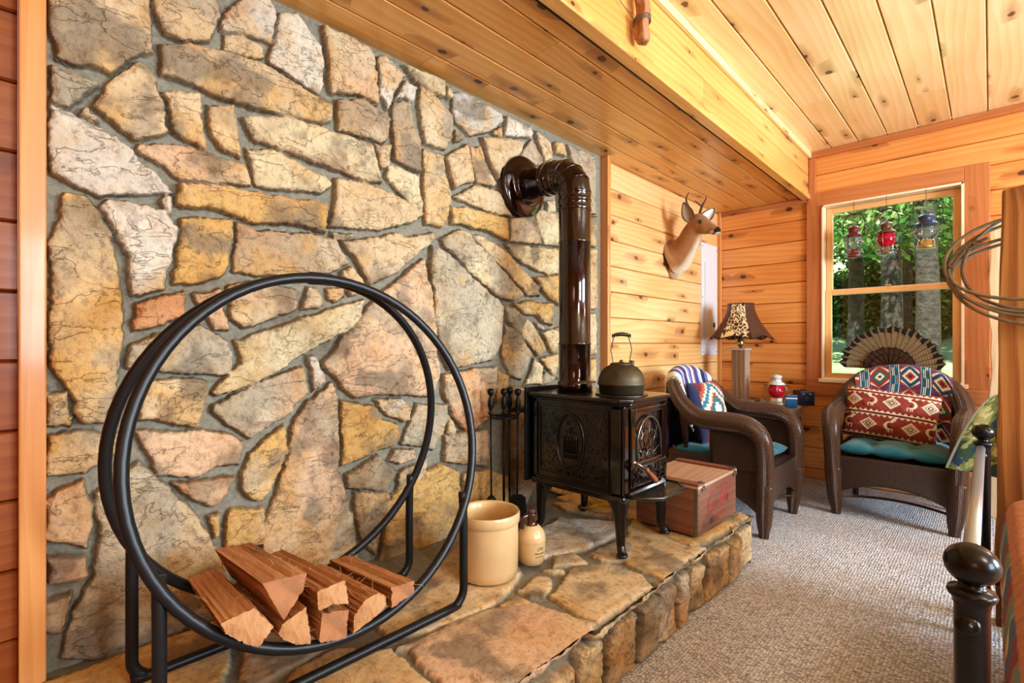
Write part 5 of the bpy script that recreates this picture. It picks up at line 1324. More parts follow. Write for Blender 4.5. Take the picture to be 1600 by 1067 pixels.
for i in range(64):
    s = i / 64; x, y, z = [float(q) for q in shade_fn(np.array(s), np.array(0.))]; tube(b, [(x, y, z), (x * 1.015, y * 1.015, z - .006)], [.004, .002], 5)
    x, y, z = [float(q) for q in shade_fn(np.array(s), np.array(1.))]; 
    if i % 2 == 0: tube(b, [(x, y, z - .002), (x * 1.03, y * 1.03, z + .005)], [.003, .0015], 5)
o = obj('lacing', b, M['brown_glaze'], sh, smooth=True); o['kind'] = 'stuff'

b = new_bm(); tube(b, catmull([(-.13, .05, .012), (-.19, .06, .02), (-.215, .08, .055), (-.17, .12, .075), (-.12, .19, .06), (-.12, .23, -.1)], 6), .0025, 6); obj('power_cord', b, M['steel_dark'], t, smooth=True)
# railroad lanterns
def lantern(name, label, loc, capm, basem, globem, rz=0, sc=1., wide=1., bail_up=True, lower=True, nm='railroad_lantern', group=None):
    t = thing(nm, label, 'lantern', loc, rz, group)
    W = wide
    b = new_bm(); lathe(b, [(.0005, 0), (.044 * W, 0), (.046 * W, .008), (.044 * W, .014), (.040 * W, .018), (.040 * W, .050), (.035 * W, .056), (.030 * W, .058)], 32); obj('oil_font', b, basem, t, smooth=True)
    b = new_bm(); lathe(b, [(.032 * W, .060), (.048 * W, .080), (.056 * W, .105), (.055 * W, .125), (.046 * W, .148), (.038 * W, .158)], 36, cap0=False, cap1=False); obj('globe', b, globem, t, smooth=True)
    b = new_bm(); tube(b, [(0, 0, .058), (0, 0, .072)], .012, 12); tube(b, [(0, 0, .07), (0, 0, .082)], .005, 8); obj('burner', b, M['brass'], t, smooth=True)
    b = new_bm(); lathe(b, [(.060 * W, .156), (.062 * W, .160), (.050 * W, .172), (.036 * W, .180), (.035 * W, .210), (.040 * W, .213), (.040 * W, .218), (.034 * W, .224), (.024 * W, .232), (.0005, .236)], 36); cap = obj('cap', b, capm, t, smooth=True)
    b = new_bm()
    for i in range(10): a = 2 * PI * i / 10; lathe(b, [(.004, -.001), (.004, .001)], 8, (0, 0, 0)) if False else tube(b, [(.0345 * W * math.cos(a), .0345 * W * math.sin(a), .197), (.0362 * W * math.cos(a), .0362 * W * math.sin(a), .197)], .0045, 8)
    obj('vent_holes', b, M['dark'], cap)
    b = new_bm()
    for i in range(4):
        a = 2 * PI * i / 4 + PI / 4 * 0; P = [(.045, .008), (.066, .03), (.064, .055), (.05, .062), (.064, .085), (.070, .112), (.066, .138), (.060, .160)]
        tube(b, catmull([(r * W * math.cos(a), r * W * math.sin(a), z) for r, z in P], 3), .0018, 6)
    for r, z in ((.0695, .112),) + (((.066, .030), (.060, .008)) if lower else ()): tube(b, [(r * W * math.cos(a), r * W * math.sin(a), z) for a in np.linspace(0, 2 * PI, 33)[:-1]], .0018, 6, closed=True)
    obj('wire_guard', b, M['steel'], t, smooth=True)
    b = new_bm()
    if bail_up: P = [(-.066, .150), (-.078, .175), (-.075, .205), (-.078, .24), (-.070, .285), (-.040, .318), (0, .330), (.040, .318), (.070, .285), (.078, .24), (.075, .205), (.078, .175), (.066, .150)]; P = [(x * W, 0, z) for x, z in P]
    else: P = [(-.066, 0, .150), (-.080, .03, .15), (-.09, .07, .11), (-.075, .10, .04), (-.04, .112, .008), (.04, .112, .008), (.075, .10, .04), (.09, .07, .11), (.080, .03, .15), (.066, 0, .150)]
    tube(b, catmull(P, 5), .0024, 6); obj('bail', b, M['dark_iron'] if bail_up else M['steel_dark'], t, smooth=True)
    t.scale = (sc, sc, sc); return t
px_, py_, _ = at_z(1213, 633, TZ)
lantern('l', 'silvery white railroad lantern with red glass globe standing on the corner table', (px_, py_, TZ + .0005), M['white_paint'], M['white_paint'], M['globe_red'], rz=math.radians(200), bail_up=False)
YL = YF - .075
def at_y(u, v, Y):
    dx, dy = ray(u); d = Y / dy; return (dx * d, Y, HC - (v - V0) / F_PX * d)
for (u, vb, lab, cm, bm_, gm, W, vt) in ((1334, 402, 'hanging window lantern with maroon cap, maroon base and clear globe', M['lan_red'], M['lan_red'], M['globe_clear'], .92, 320), (1385, 398, 'hanging lantern with brown cap and red glass globe, middle of the window', M['lan_brown'], M['steel'], M['globe_red'], .98, 312), (1447, 388, 'hanging lantern with wide blue grey cap and clear globe, farthest from the lamp', M['lan_blue'], M['brass'], M['globe_clear'], 1.18, 300)):
    p = at_y(u, vb, YL); ln_ = lantern('l', lab, p, cm, bm_, gm, rz=math.radians(-12), wide=W, lower=W < 1.1, nm='hanging_lantern', group='lanterns hanging in the window')
    b = new_bm(); hzz = WZ1 - .016 - p[2]; tube(b, [(0, 0, .330), (0, 0, hzz)], .0016, 6); obj('hook_wire', b, M['steel_dark'], ln_)
# little boxes, tins
q = on_table(1253, 633)
t = thing('box_camera', 'dark navy vintage box camera standing on the corner table', 'camera', (q[0], q[1] + .04, q[2]), math.radians(38))
b = new_bm(); box(b, -.052, .052, -.062, .062, 0, .108); obj('camera_body', b, M['navy'], t, bevel=.004)
b = new_bm(); box(b, .048, .0535, -.06, .06, .003, .105); obj('side_plate', b, M['blue_edge'], t, bevel=.001)
for x, z in ((-.025, .085), (.02, .085)):
    b = new_bm(); lathe(b, [(.008, 0), (.008, .003), (.0005, .003)], 14, (0, 0, 0)); 
    for v in b.verts: v.co = Vector((v.co.x + x, -.062 - v.co.z, v.co.y + z))
    obj('viewfinder', b, M['steel'], t)
b = new_bm(); lathe(b, [(.018, 0), (.018, .003), (.012, .004), (.0005, .001)], 20)
for v in b.verts: v.co = Vector((v.co.x, -.062 - v.co.z, v.co.y + .045))
obj('lens', b, M['steel_dark'], t, smooth=True)
b = new_bm(); tube(b, [(0, -.04, .108), (0, -.035, .116), (0, .035, .116), (0, .04, .108)], .004, 6, flat=.5); obj('strap', b, M['dark'], t)
q = on_table(1236, 637)
t = thing('blue_tin', 'small bright blue box with pale band standing in front of the box camera', 'tin', q, math.radians(25))
b = new_bm(); box(b, -.037, .037, -.02, .02, 0, .088); obj('tin_body', b, M['blue'], t, bevel=.003)
b = new_bm(); box(b, -.037, .037, -.0208, -.019, .066, .074); obj('pale_band', b, M['white_paint'], t)
b = new_bm(); box(b, -.038, .038, -.021, .021, .088, .093); obj('tin_lid', b, M['blue_edge'], t, bevel=.002)
for nm, u, v, r, h, mt, lab, cat in (('wooden_coaster', 1168, 638, .048, .016, 'tin_red', 'round red brown tin lying flat on the corner table beside the lamp base', 'tin'), ('pink_tin', 1190, 636, .045, .010, 'tin_pink', 'flat pink tin lying on the corner table in front of the lantern', 'tin'), ('pale_blue_tin', 1211, 638, .042, .016, 'tin_blue', 'round pale blue tin lying on the corner table in front of the lantern', 'tin')):
    b = new_bm(); lathe(b, [(r, 0), (r, h * .55), (r * 1.04, h * .6), (r * 1.04, h * .9), (r * .97, h), (r * .5, h), (.0005, h * .93)], 28)
    o = obj({'wooden_coaster': 'round_tin'}.get(nm, nm), b, M[mt], None, smooth=True); o.location = on_table(u, v); tag(o, lab, cat)
q = on_table(1228, 641)
t = thing('eyeglasses', 'pair of thin wire eyeglasses lying on the corner table', 'eyeglasses', (q[0], q[1], q[2] + .002), .4)
for s_ in (-1, 1):
    b = new_bm(); tube(b, [(s_ * .03 + .02 * math.cos(a), .014 * math.sin(a), .012) for a in np.linspace(0, 2 * PI, 17)[:-1]], .0014, 5, closed=True); obj('rim', b, M['steel_dark'], t, smooth=True)
    b = new_bm(); tube(b, [(s_ * .05, 0, .012), (s_ * .05, .06, .004), (s_ * .045, .1, .001)], .0013, 5); obj('temple', b, M['steel_dark'], t, smooth=True)
b = new_bm(); tube(b, [(-.01, 0, .012), (0, .003, .014), (.01, 0, .012)], .0014, 5); obj('bridge', b, M['steel_dark'], t)

# ------------------------------------------------------------------ electric panel
t = thing('electrical_panel', 'tall white metal electrical panel cover on the pine wall below the deer head', 'electrical panel', (XL - .002, 4.13, .98))
b = new_bm(); box(b, 0, .012, 0, .335, 0, .965); obj('panel_cover', b, M['panel'], t, bevel=.003)
b = new_bm(); box(b, .0125, .019, .06, .275, .09, .80); dd = obj('panel_door', b, M['panel'], t, bevel=.0015)
b = new_bm(); box(b, .0185, .024, .225, .258, .245, .285); obj('latch', b, M['dark_iron'], dd, bevel=.002)
for y, z in ((.018, .03), (.318, .03), (.018, .93), (.318, .93), (.018, .5)):
    b = new_bm(); tube(b, [(.0115, y, z), (.0145, y, z)], .005, 8); obj('screw', b, M['steel_dark'], t)

# ------------------------------------------------------------------ deer head mount
def ellip(bm, c, ax, r, seg=20, rings=14):
    """ellipsoid with long axis ax; r = (along, side, up)"""
    ax = Vector(ax).normalized(); up = Vector((0, 0, 1)); sd = ax.cross(up).normalized(); up = sd.cross(ax)
    mt = Matrix((ax, sd, up)).transposed().to_4x4(); mt.translation = Vector(c); mt = mt @ Matrix.Diagonal((r[0], r[1], r[2], 1))
    bmesh.ops.create_uvsphere(bm, u_segments=seg, v_segments=rings, radius=1, matrix=mt)
def remesh(name, bm, voxel, mat, parent, colfn, smooth=4):
    me = bpy.data.meshes.new('t'); bm.to_mesh(me); bm.free(); o = bpy.data.objects.new('t', me); COL.objects.link(o)
    m = o.modifiers.new('r', 'REMESH'); m.mode = 'VOXEL'; m.voxel_size = voxel; m.use_smooth_shade = True
    s = o.modifiers.new('s', 'SMOOTH'); s.iterations = smooth; s.factor = .6
    bpy.context.view_layer.update(); me2 = bpy.data.meshes.new_from_object(o.evaluated_get(bpy.context.evaluated_depsgraph_get())); bpy.data.objects.remove(o)
    me2.name = name; n = len(me2.vertices); co = np.zeros(n * 3); me2.vertices.foreach_get('co', co); no = np.zeros(n * 3); me2.vertices.foreach_get('normal', no)
    set_col(me2, 'Col', colfn(co.reshape(-1, 3), no.reshape(-1, 3))); me2.polygons.foreach_set('use_smooth', [True] * len(me2.polygons))
    return link(name, me2, mat, parent)
DO = Vector((XL + .001, 3.58, 1.76))
t = thing('deer_head_mount', 'mounted head and neck of a young buck with small antlers high on the pine wall', 'deer mount', tuple(DO))
def L3(x, y, z): return Vector((x, y, z)) - DO
bm = bmesh.new(); bm.loops.layers.uv.new('UVMap')
NS = L3(-1.375, 3.497, 1.872); CR = L3(-1.525, 3.522, 1.955); AX = (NS - CR).normalized()
neck = [L3(-1.765, 3.60, 1.745), L3(-1.72, 3.60, 1.76), L3(-1.67, 3.585, 1.79), L3(-1.62, 3.565, 1.84), L3(-1.58, 3.545, 1.90), L3(-1.545, 3.53, 1.945)]
C_ = catmull(neck, 5); tube(bm, C_, interp(None, [.145, .128, .098, .080, .070, .055], len(C_)), 24, flat=1.05)
ellip(bm, L3(-1.745, 3.60, 1.69), (0.1, 0, 1), (.12, .075, .05)); ellip(bm, L3(-1.715, 3.60, 1.66), (.35, 0, .9), (.09, .045, .04))
ellip(bm, CR, AX, (.084, .062, .066)); ellip(bm, CR + AX * .045 + Vector((0, 0, -.008)), AX, (.085, .053, .054))
M1 = CR + AX * .06; P = [M1, M1 + AX * .035, M1 + AX * .07, NS]
tube(bm, P, [.050, .041, .033, .026], 18, flat=.95); ellip(bm, NS - AX * .002, AX, (.020, .027, .025))
JW = Vector((0, 0, -.020)); tube(bm, [CR + AX * .02 + JW * 1.6, M1 + AX * .03 + JW * 1.1, NS - AX * .02 + JW * .9, NS - AX * .006 + JW * .8], [.034, .026, .018, .014], 14)
for s_ in (-1, 1):   # brow ridges
    sd = AX.cross(Vector((0, 0, 1))).normalized(); ellip(bm, CR + AX * .052 + sd * (.030 * s_) + Vector((0, 0, .026)), AX, (.022, .013, .012), 12, 8)
def deer_col(p, n):
    C = np.zeros((len(p), 3)); nz = fbm(p[:, 0] * 30, p[:, 2] * 30 + p[:, 1] * 11, 4, 3)[:, None]
    C[:] = C3(160, 110, 66); C = C * (.85 + .3 * nz); dark = C3(120, 82, 52); wh = C3(232, 214, 186)
    up = sstep(.3, .9, n[:, 2])[:, None]; C = C * (1 - .35 * up) + dark * .35 * up
    under = (sstep(.72, .99, -n[:, 2] * .8 + .6 * n[:, 0]) * sstep(.02, .10, p[:, 0]) * (p[:, 0] < .36))[:, None]; C = C * (1 - under * .85) + wh * under * .85
    a = (p - np.array(NS)) @ np.array(AX); r = np.linalg.norm(p - np.array(NS), axis=1)
    mz = (sstep(-.055, -.03, a) * (p[:, 2] < NS.z + .004))[:, None]; C = C * (1 - mz * .7) + wh * mz * .7
    nose = (r < .030) & (p[:, 2] > NS.z - .010) & (a > -.012); C[nose] = C3(26, 22, 22)
    mouth = (np.abs((p[:, 2] - NS.z + .012) - .25 * (a)) < .0035) & (a > -.055) & (a < .02); C[mouth] = C3(40, 26, 20)
    bib = sstep(-.08, -.16, p[:, 2])[:, None] * .45; C = C * (1 - bib) + wh * bib
    return C
body = remesh('head_and_neck', bm, .0055, M['fur'], t, deer_col, 5)
sd = AX.cross(Vector((0, 0, 1))).normalized()
for s_ in (-1, 1):
    b = new_bm(); ellip(b, CR + AX * .050 + sd * (.0500 * s_) + Vector((0, 0, .018)), AX, (.017, .011, .014), 16, 12); obj('eye', b, M['stove_glass'], t, smooth=True)
def ear(base, tip, facing, inner, nm='ear'):
    base, tip, fc = Vector(base), Vector(tip), Vector(facing).normalized(); ax = (tip - base); L = ax.length; ax.normalize(); sdv = ax.cross(fc).normalized(); fc = sdv.cross(ax)
    def fn(s, tt):
        w_ = .041 * np.sin(np.clip(tt, .0, 1) ** .75 * PI * .93 + .22) ** .9; a = (s - .5) * 2
        cup = .55 * w_ * (1 - a ** 2)
        return [base[i] + ax[i] * tt * L + sdv[i] * a * w_ - fc[i] * cup for i in range(3)]
    def cf(s, tt):
        C = np.zeros((len(s), 3)); C[:] = C3(*inner); e = (np.abs(s - .5) > .38) | (tt > .88); C[e] = C3(96, 70, 50); return C
    return sgrid(nm, fn, 16, 22, cf, M['fur'], t, solid=.005, uvs=(.06, .12))
ear(L3(-1.560, 3.466, 1.960), L3(-1.592, 3.418, 2.105), (.3, -.9, -.1), (150, 120, 92))
ear(L3(-1.515, 3.560, 1.975), L3(-1.462, 3.665, 2.085), (.45, -.8, .1), (240, 234, 224))
for base, pts, tine in ((0, [(-1.555, 3.492, 1.995), (-1.565, 3.470, 2.05), (-1.580, 3.452, 2.10), (-1.575, 3.435, 2.135), (-1.550, 3.425, 2.165)], None), (1, [(-1.53, 3.545, 2.0), (-1.528, 3.565, 2.055), (-1.522, 3.588, 2.10), (-1.505, 3.60, 2.135), (-1.50, 3.600, 2.165)], [(-1.524, 3.58, 2.085), (-1.545, 3.55, 2.115), (-1.56, 3.535, 2.13)])):
    b = new_bm(); C_ = catmull([L3(*p) for p in pts], 5); tube(b, C_, interp(None, [.012, .009, .008, .006, .0015], len(C_)), 10)
    lathe(b, [(.014, 0), (.016, .004), (.012, .008)], 12, tuple(L3(*pts[0])))
    if tine: tube(b, [L3(*p) for p in tine], [.006, .005, .0015], 8)
    obj('antler', b, M['antler'], t, smooth=True)

# ------------------------------------------------------------------ turkey tail fan on the window sill
bx = at_y(1390, 576, YF - .085)
t = thing('turkey_tail_fan', 'spread brown turkey tail feathers mounted on a small plaque in front of the window', 'feather fan', bx)
b = new_bm(); prism(b, [(-.052, -.09), (.052, -.09), (.042, .035), (.022, .055), (-.022, .055), (-.042, .035)], -.012, .012, Matrix(((1, 0, 0, 0), (0, 0, 1, 0), (0, 1, 0, 0), (0, 0, 0, 1)))); obj('plaque', b, M['plaque'], t, bevel=.005)
def feather(ang, L, wd, yoff, base=.02, kind=0, seed=0):
    ca, sa = math.cos(ang), math.sin(ang)
    def fn(s, tt):
        a = (s - .5) * 2; w_ = wd * (.15 + .85 * np.clip(tt * 1.05, 0, 1) ** .8) * np.clip((1 - tt) / .10, 0, 1) ** .45
        r = base + L * (tt - .045 * a * a * (tt > .8)); x = r * ca - a * w_ * sa; z = r * sa + a * w_ * ca
        return x, yoff + .006 * a - .01 * tt + .003 * a * a, z
    def cf(s, tt):
        C = np.zeros((len(s), 3)); C[:] = C3(158, 138, 104); a = np.abs(s - .5) * 2
        bar = np.sin(tt * 120 + a * 2.5 + seed) > .1; C[bar] = C3(122, 102, 74); C[a > .8] = C3(88, 72, 54)
        if kind == 0: C[(tt > .84)] = C3(30, 27, 27); C[(tt > .975)] = C3(120, 100, 80)
        else: C[:] = C3(84, 56, 40); C[tt > .88] = C3(58, 40, 30)
        C[a < .04] = C3(150, 132, 102) if kind == 0 else C3(70, 44, 30); return C
    return sgrid('feather' if kind == 0 else 'covert_feather', fn, 6, 90, cf, M['feather'], t, uvs=(.05, .3))
n = 20
for i in range(n):
    a = math.radians(8 + 164 * i / (n - 1)); feather(a, .292 + .008 * math.sin(i * 2.3), .037, -.004 - .0015 * (i % 2), seed=i)
for i in range(13):
    a = math.radians(6 + 168 * i / 12); feather(a, .140 + .01 * math.sin(i * 3.1), .028, -.016 - .0015 * (i % 2), kind=1, seed=i)
for i in range(9):
    a = math.radians(14 + 152 * i / 8); feather(a, .095, .024, -.024 - .0012 * (i % 2), kind=1, seed=i)

# ------------------------------------------------------------------ bed
t = thing('bed_frame', 'black metal bed footboard with ball finials on its posts, in front of the patchwork quilt', 'bed', (-.020, .993, 0))
def fin(y, nm='post'):
    b = new_bm(); lathe(b, [(.020, 0), (.020, .02), (.0205, .695), (.022, .699), (.022, .704), (.027, .709), (.029, .714), (.027, .719), (.019, .722), (.015, .726), (.016, .730)], 32, (0, y, 0)); p = obj(nm, b, M['bed_metal'], t, smooth=True)
    b = new_bm(); lathe(b, [(.0005, -.0300)] + [(.0325 * math.cos(a), .0300 * math.sin(a)) for a in np.linspace(-1.5, 1.5, 21)] + [(.0005, .0300)], 36, (0, y, .756)); obj('finial', b, M['bed_metal'], p, smooth=True)
    b = new_bm(); lathe(b, [(.017, 0), (.017, .003), (.011, .006), (.007, .005), (.007, .010), (.0005, .012)], 20)
    for v in b.verts: v.co = Matrix.Rotation(math.radians(75), 4, 'X') @ v.co; v.co = Matrix.Rotation(math.radians(0), 4, 'Z') @ v.co; v.co = v.co * .85 + Vector((-.004, y - .0195, .672))
    obj('medallion', b, M['bed_metal'], p, smooth=True)
fin(0); fin(1.515)
b = new_bm(); tube(b, [(-.006, .015, .698), (-.006, 1.50, .698)], .0125, 20); obj('top_rail', b, M['rail_metal'], t, smooth=True)
b = new_bm(); tube(b, [(0, .02, .27), (0, 1.50, .27)], .012, 12); obj('lower_rail', b, M['bed_metal'], t, smooth=True)
for i in range(1, 8):
    b = new_bm(); tube(b, [(0, 1.515 * i / 8, .27), (-.006, 1.515 * i / 8, .695)], .006, 8); obj('spindle', b, M['bed_metal'], t, smooth=True)
for y in (.03, 1.485):
    b = new_bm(); box(b, .0, 1.95, y - .012, y + .012, .22, .26); obj('side_rail', b, M['bed_metal'], t)
b = new_bm(); box(b, .055, 1.93, .03, 1.48, .262, .52); o = obj('mattress', b, M['mattress'], None, bevel=.05, bseg=4); o.location = (-.012, .993, 0); tag(o, 'cream mattress under the patchwork quilt on the black metal bed', 'mattress')
prof = np.array([(.034, .20), (.026, .26), (.030, .34), (.024, .42), (.032, .485), (.055, .535), (.10, .562), (.17, .572), (.35, .575), (1.2, .578), (1.96, .575)])
pl_ = np.r_[0, np.cumsum(np.hypot(*np.diff(prof, axis=0).T))]; 
def quilt_fn(s, tt):
    sl = (s ** 1.6) * pl_[-1]; x = np.interp(sl, pl_, prof[:, 0]); z = np.interp(sl, pl_, prof[:, 1])
    y = -.03 + tt * 1.54; en = sstep(.985, 1, tt) ; e2 = 1 - sstep(0, .03, tt)
    wr = .010 * (fbm(sl * 9, y * 26, 6, 3) - .5) + .004 * np.sin(y * 90 + sl * 12) * np.exp(-((sl - .36) / .16) ** 2)
    inn = sstep(.0, .4, sl)
    z2 = z - .16 * (1 - np.cos(np.clip((tt - .93) / .07, 0, 1) * PI / 2)) * (z / .57) - .1 * e2 * (z > .5)
    return x + wr * (1 - inn) + .0, y, z2 + wr * inn
def quilt_col(s, tt):
    sl = (s ** 1.6) * pl_[-1]; y = tt * 1.54; C = np.zeros((len(s), 3)); C[:] = C3(206, 140, 104)
    C[sl < .30] = C3(214, 196, 160)
    k = np.floor(y / .11).astype(int); tri = ((sl - .17) / .13) > (((y / .11) % 1)); band = (sl > .13) & (sl < .30)
    pal = np.array([C3(96, 128, 132), C3(150, 72, 88), C3(222, 206, 176), C3(84, 112, 150), C3(190, 120, 84), C3(120, 150, 140)])
    C[band] = pal[(k * 2 + tri.astype(int) * 1)[band] % 6]
    C[(sl > .30) & (sl < .46)] = C3(210, 142, 104); C[(sl > .46) & (sl < .50)] = C3(132, 146, 140)
    top = sl > .50; ck = np.floor((sl - .5) / .16).astype(int); cy = np.floor(y / .16).astype(int); h_ = hsh(ck, cy, 2)
    pal2 = np.array([C3(232, 222, 204), C3(176, 96, 100), C3(232, 222, 204), C3(150, 164, 160), C3(214, 150, 112)]); C[top] = pal2[(h_[top] * 4.99).astype(int)]
    C[(sl < .13)] = C3(196, 84, 44); C[(sl < .13) & (((y * 6) % 1) > .5)] = C3(222, 206, 178)
    return C
o = sgrid('patchwork_quilt', quilt_fn, 220, 300, quilt_col, M['quilt'], None, solid=.012, uvs=(2.4, 1.54)); o.location = (-.012 + .016, .993, 0)
tag(o, 'patchwork quilt in orange, teal and cream covering the bed', 'quilt')

# ------------------------------------------------------------------ tall slab, rope, pale log, blanket
def slab(name, label, cat, corners, y, th, mat, wav=.004, seed=1, z0=0):
    (xl0, xr0), (xl1, xr1), zt_l, zt_r = corners
    P = []; N_ = 16; rr = random.Random(seed); 
    nl = [rr.uniform(-wav, wav) for _ in range(N_ + 1)]; nr = [rr.uniform(-wav, wav) for _ in range(N_ + 1)]
    L_ = [(xl0 + (xl1 - xl0) * i / N_ + nl[i], z0 + (zt_l - z0) * i / N_) for i in range(N_ + 1)]; R_ = [(xr0 + (xr1 - xr0) * i / N_ + nr[i], z0 + (zt_r - z0) * i / N_) for i in range(N_ + 1)]
    bm = new_bm(); uvl = bm.loops.layers.uv.active; cols = []
    for i in range(N_ + 1):
        row = []
        for k in range(7): f = k / 6; bulge = .012 * math.sin(f * PI); row.append((L_[i][0] + (R_[i][0] - L_[i][0]) * f, y - bulge, L_[i][1] + (R_[i][1] - L_[i][1]) * f))
        for k in range(6, -1, -1): f = k / 6; row.append((L_[i][0] + (R_[i][0] - L_[i][0]) * f, y + th, L_[i][1] + (R_[i][1] - L_[i][1]) * f))
        cols.append([bm.verts.new(v) for v in row])
    for i in range(N_):
        for k in range(14):
            j = (k + 1) % 14; f = bm.faces.new((cols[i][k], cols[i][j], cols[i + 1][j], cols[i + 1][k]))
            for l in f.loops: l[uvl].uv = (l.vert.co.z + seed, l.vert.co.x + l.vert.co.y * .8)
    bm.faces.new(cols[0]); bm.faces.new(list(reversed(cols[-1]))); bmesh.ops.recalc_face_normals(bm, faces=bm.faces[:])
    o = obj(name, bm, mat, None, bevel=.006, ang=50); return tag(o, label, cat)
slab('wooden_slab_post', 'thick rough sawn upright wood slab beyond the bed with a coiled rope hung around it', 'wood post', ((.010, .34), (.028, .345), 1.665, 1.70), 2.65, .07, M['slab'], .0035, 2)
slab('peeled_log_post', 'pale peeled log post with wavy edges beyond the rough slab, beside the window', 'log post', ((-.008, .16), (-.004, .15), 1.82, 1.84), 4.28, .08, M['pale_log'], .010, 5)
t = thing('coiled_lariat', 'stiff grey brown coiled lariat rope looped around the upright wood slab', 'rope', (.15, 2.70, 1.37))
rr = random.Random(12); b = new_bm(); P = []
N_ = 36
for i in range(5 * N_ + 1):
    a = 2 * PI * i / N_; k = i / N_; j = math.floor(k)
    rx = .258 + .03 * math.sin(k * 1.9); rzz = .185 + .035 * math.sin(k * 2.4 + 1); off = .035 * math.sin(k * 3.1)
    P.append((rx * math.cos(a) * (1 + .03 * math.sin(2 * a + k)), -.128 * math.sin(a) - .012 * math.sin(k * 2) * 1.0, -rzz * math.sin(a) + off - .03 * math.cos(a) * (k % 2 - 1)))
tube(b, catmull(P, 2), .0062, 8); obj('rope_coils', b, M['ropem'], t, smooth=True)
b = new_bm(); H0 = (-.245, -.05, .10)
tube(b, catmull([(-.16, .02, .13), (-.215, .0, .10), (-.245, -.01, .075), (-.262, -.015, .045), (-.270, -.015, .03), (-.262, -.02, .02), (-.248, -.02, .045), (-.225, -.01, .085), (-.205, -.0, .115)], 5), .0058, 8)
for q in (0, .012, .024): tube(b, [(-.212 + q + .013 * math.cos(a), -.002 + .012 * math.sin(a) , .098 + q * .5 + .010 * math.sin(a * 1)) for a in np.linspace(0, 2 * PI, 13)[:-1]], .0045, 6, closed=True)
obj('honda_knot', b, M['ropem'], t, smooth=True)
t = thing('blanket_stand', 'low black metal stand mostly hidden behind the wood slab, carrying the green fleece', 'blanket stand', (.18, 3.32, 0))
b = new_bm(); tube(b, [(-.155, 0, .835), (.2, 0, .845)], .010, 10); obj('top_bar', b, M['bed_metal'], t, smooth=True)
for x in (-.06, .19):
    b = new_bm(); tube(b, [(x, 0, .84), (x, 0, .01)], .009, 10); obj('upright', b, M['bed_metal'], t, smooth=True)
    b = new_bm(); tube(b, [(x, -.13, .009), (x, .13, .009)], .009, 10); obj('foot', b, M['bed_metal'], t, smooth=True)
def fl_fn(s, tt):
    d = tt * .96; r = .016; f = np.clip(.44 - d, 0, None); g = np.clip(d - .44 - PI * r, 0, None); a = np.clip((d - .44) / r, 0, PI)
    xl = .03 - .192 * (f / .44) ** .6 * 1.0; x = xl + s * (.34 - xl); z = .842 - f * (.86 + .10 * s) - g + r * np.sin(a)
    return x, 3.32 - r * np.cos(a) - .05 * f - .012 * np.sin(s * 16 + 1) * np.minimum(f, .2) / .2, z
def fl_col(s, tt):
    C = np.zeros((len(s), 3)); n1 = fbm(s * 9, tt * 14, 3, 4); n2 = fbm(s * 14 + 5, tt * 20, 8, 4); C[:] = C3(120, 128, 72)
    paint(C, n1 > .56, (62, 84, 60)); paint(C, n1 < .42, (206, 196, 130)); paint(C, n2 > .62, (48, 66, 92)); paint(C, (n2 < .36), (168, 160, 100)); paint(C, s < .02, (190, 214, 206)); return C
o = sgrid('fleece_blanket', fl_fn, 120, 160, fl_col, M['fleece'], None, solid=.016, uvs=(.4, .96)); tag(o, 'mottled green and yellow fleece blanket hanging between the window armchair and the wood slab', 'blanket')

# ------------------------------------------------------------------ driftwood piece hanging by the soffit
q = at_x(1003, 67, XS + .045)
t = thing('driftwood_piece', 'weathered driftwood piece tied with twine hanging against the soffit', 'driftwood', q)
bm = new_bm(); rr = random.Random(6)
C_ = catmull([(0, 0, -.0), (.002, .002, .02), (.0, -.004, .07), (.006, .0, .13), (-.004, -.006, .20), (.0, -.004, .275)], 5)
rings = tube(bm, C_, interp([0, .06, .2, .4, .7, 1], [.008, .024, .031, .028, .027, .022], len(C_)), 18, flat=1.0)
for i, rg_ in enumerate(rings):
    for j, v in enumerate(rg_):
        c = C_[i]; f = 1 + .16 * math.sin(j * 1.7 + i * .3) * .6 + rr.uniform(-.05, .05); a = abs(((j - 13) + 9) % 18 - 9)
        if a < 2 and .2 < i / len(C_) < .62: f *= .5
        v.co = c + (v.co - c) * f
obj('wood_body', bm, M['driftwood'], t, smooth=True)
b = new_bm()
for z in (.078, .085, .093): tube(b, [(.034 * math.cos(a), .034 * math.sin(a), z + .008 * math.cos(a)) for a in np.linspace(0, 2 * PI, 21)[:-1]], .0022, 6, closed=True)
tube(b, [(-.02, -.03, .09), (-.028, -.10, .12), (-.032, -.3, .2)], .0016, 5); obj('twine', b, M['ropem'], t, smooth=True)

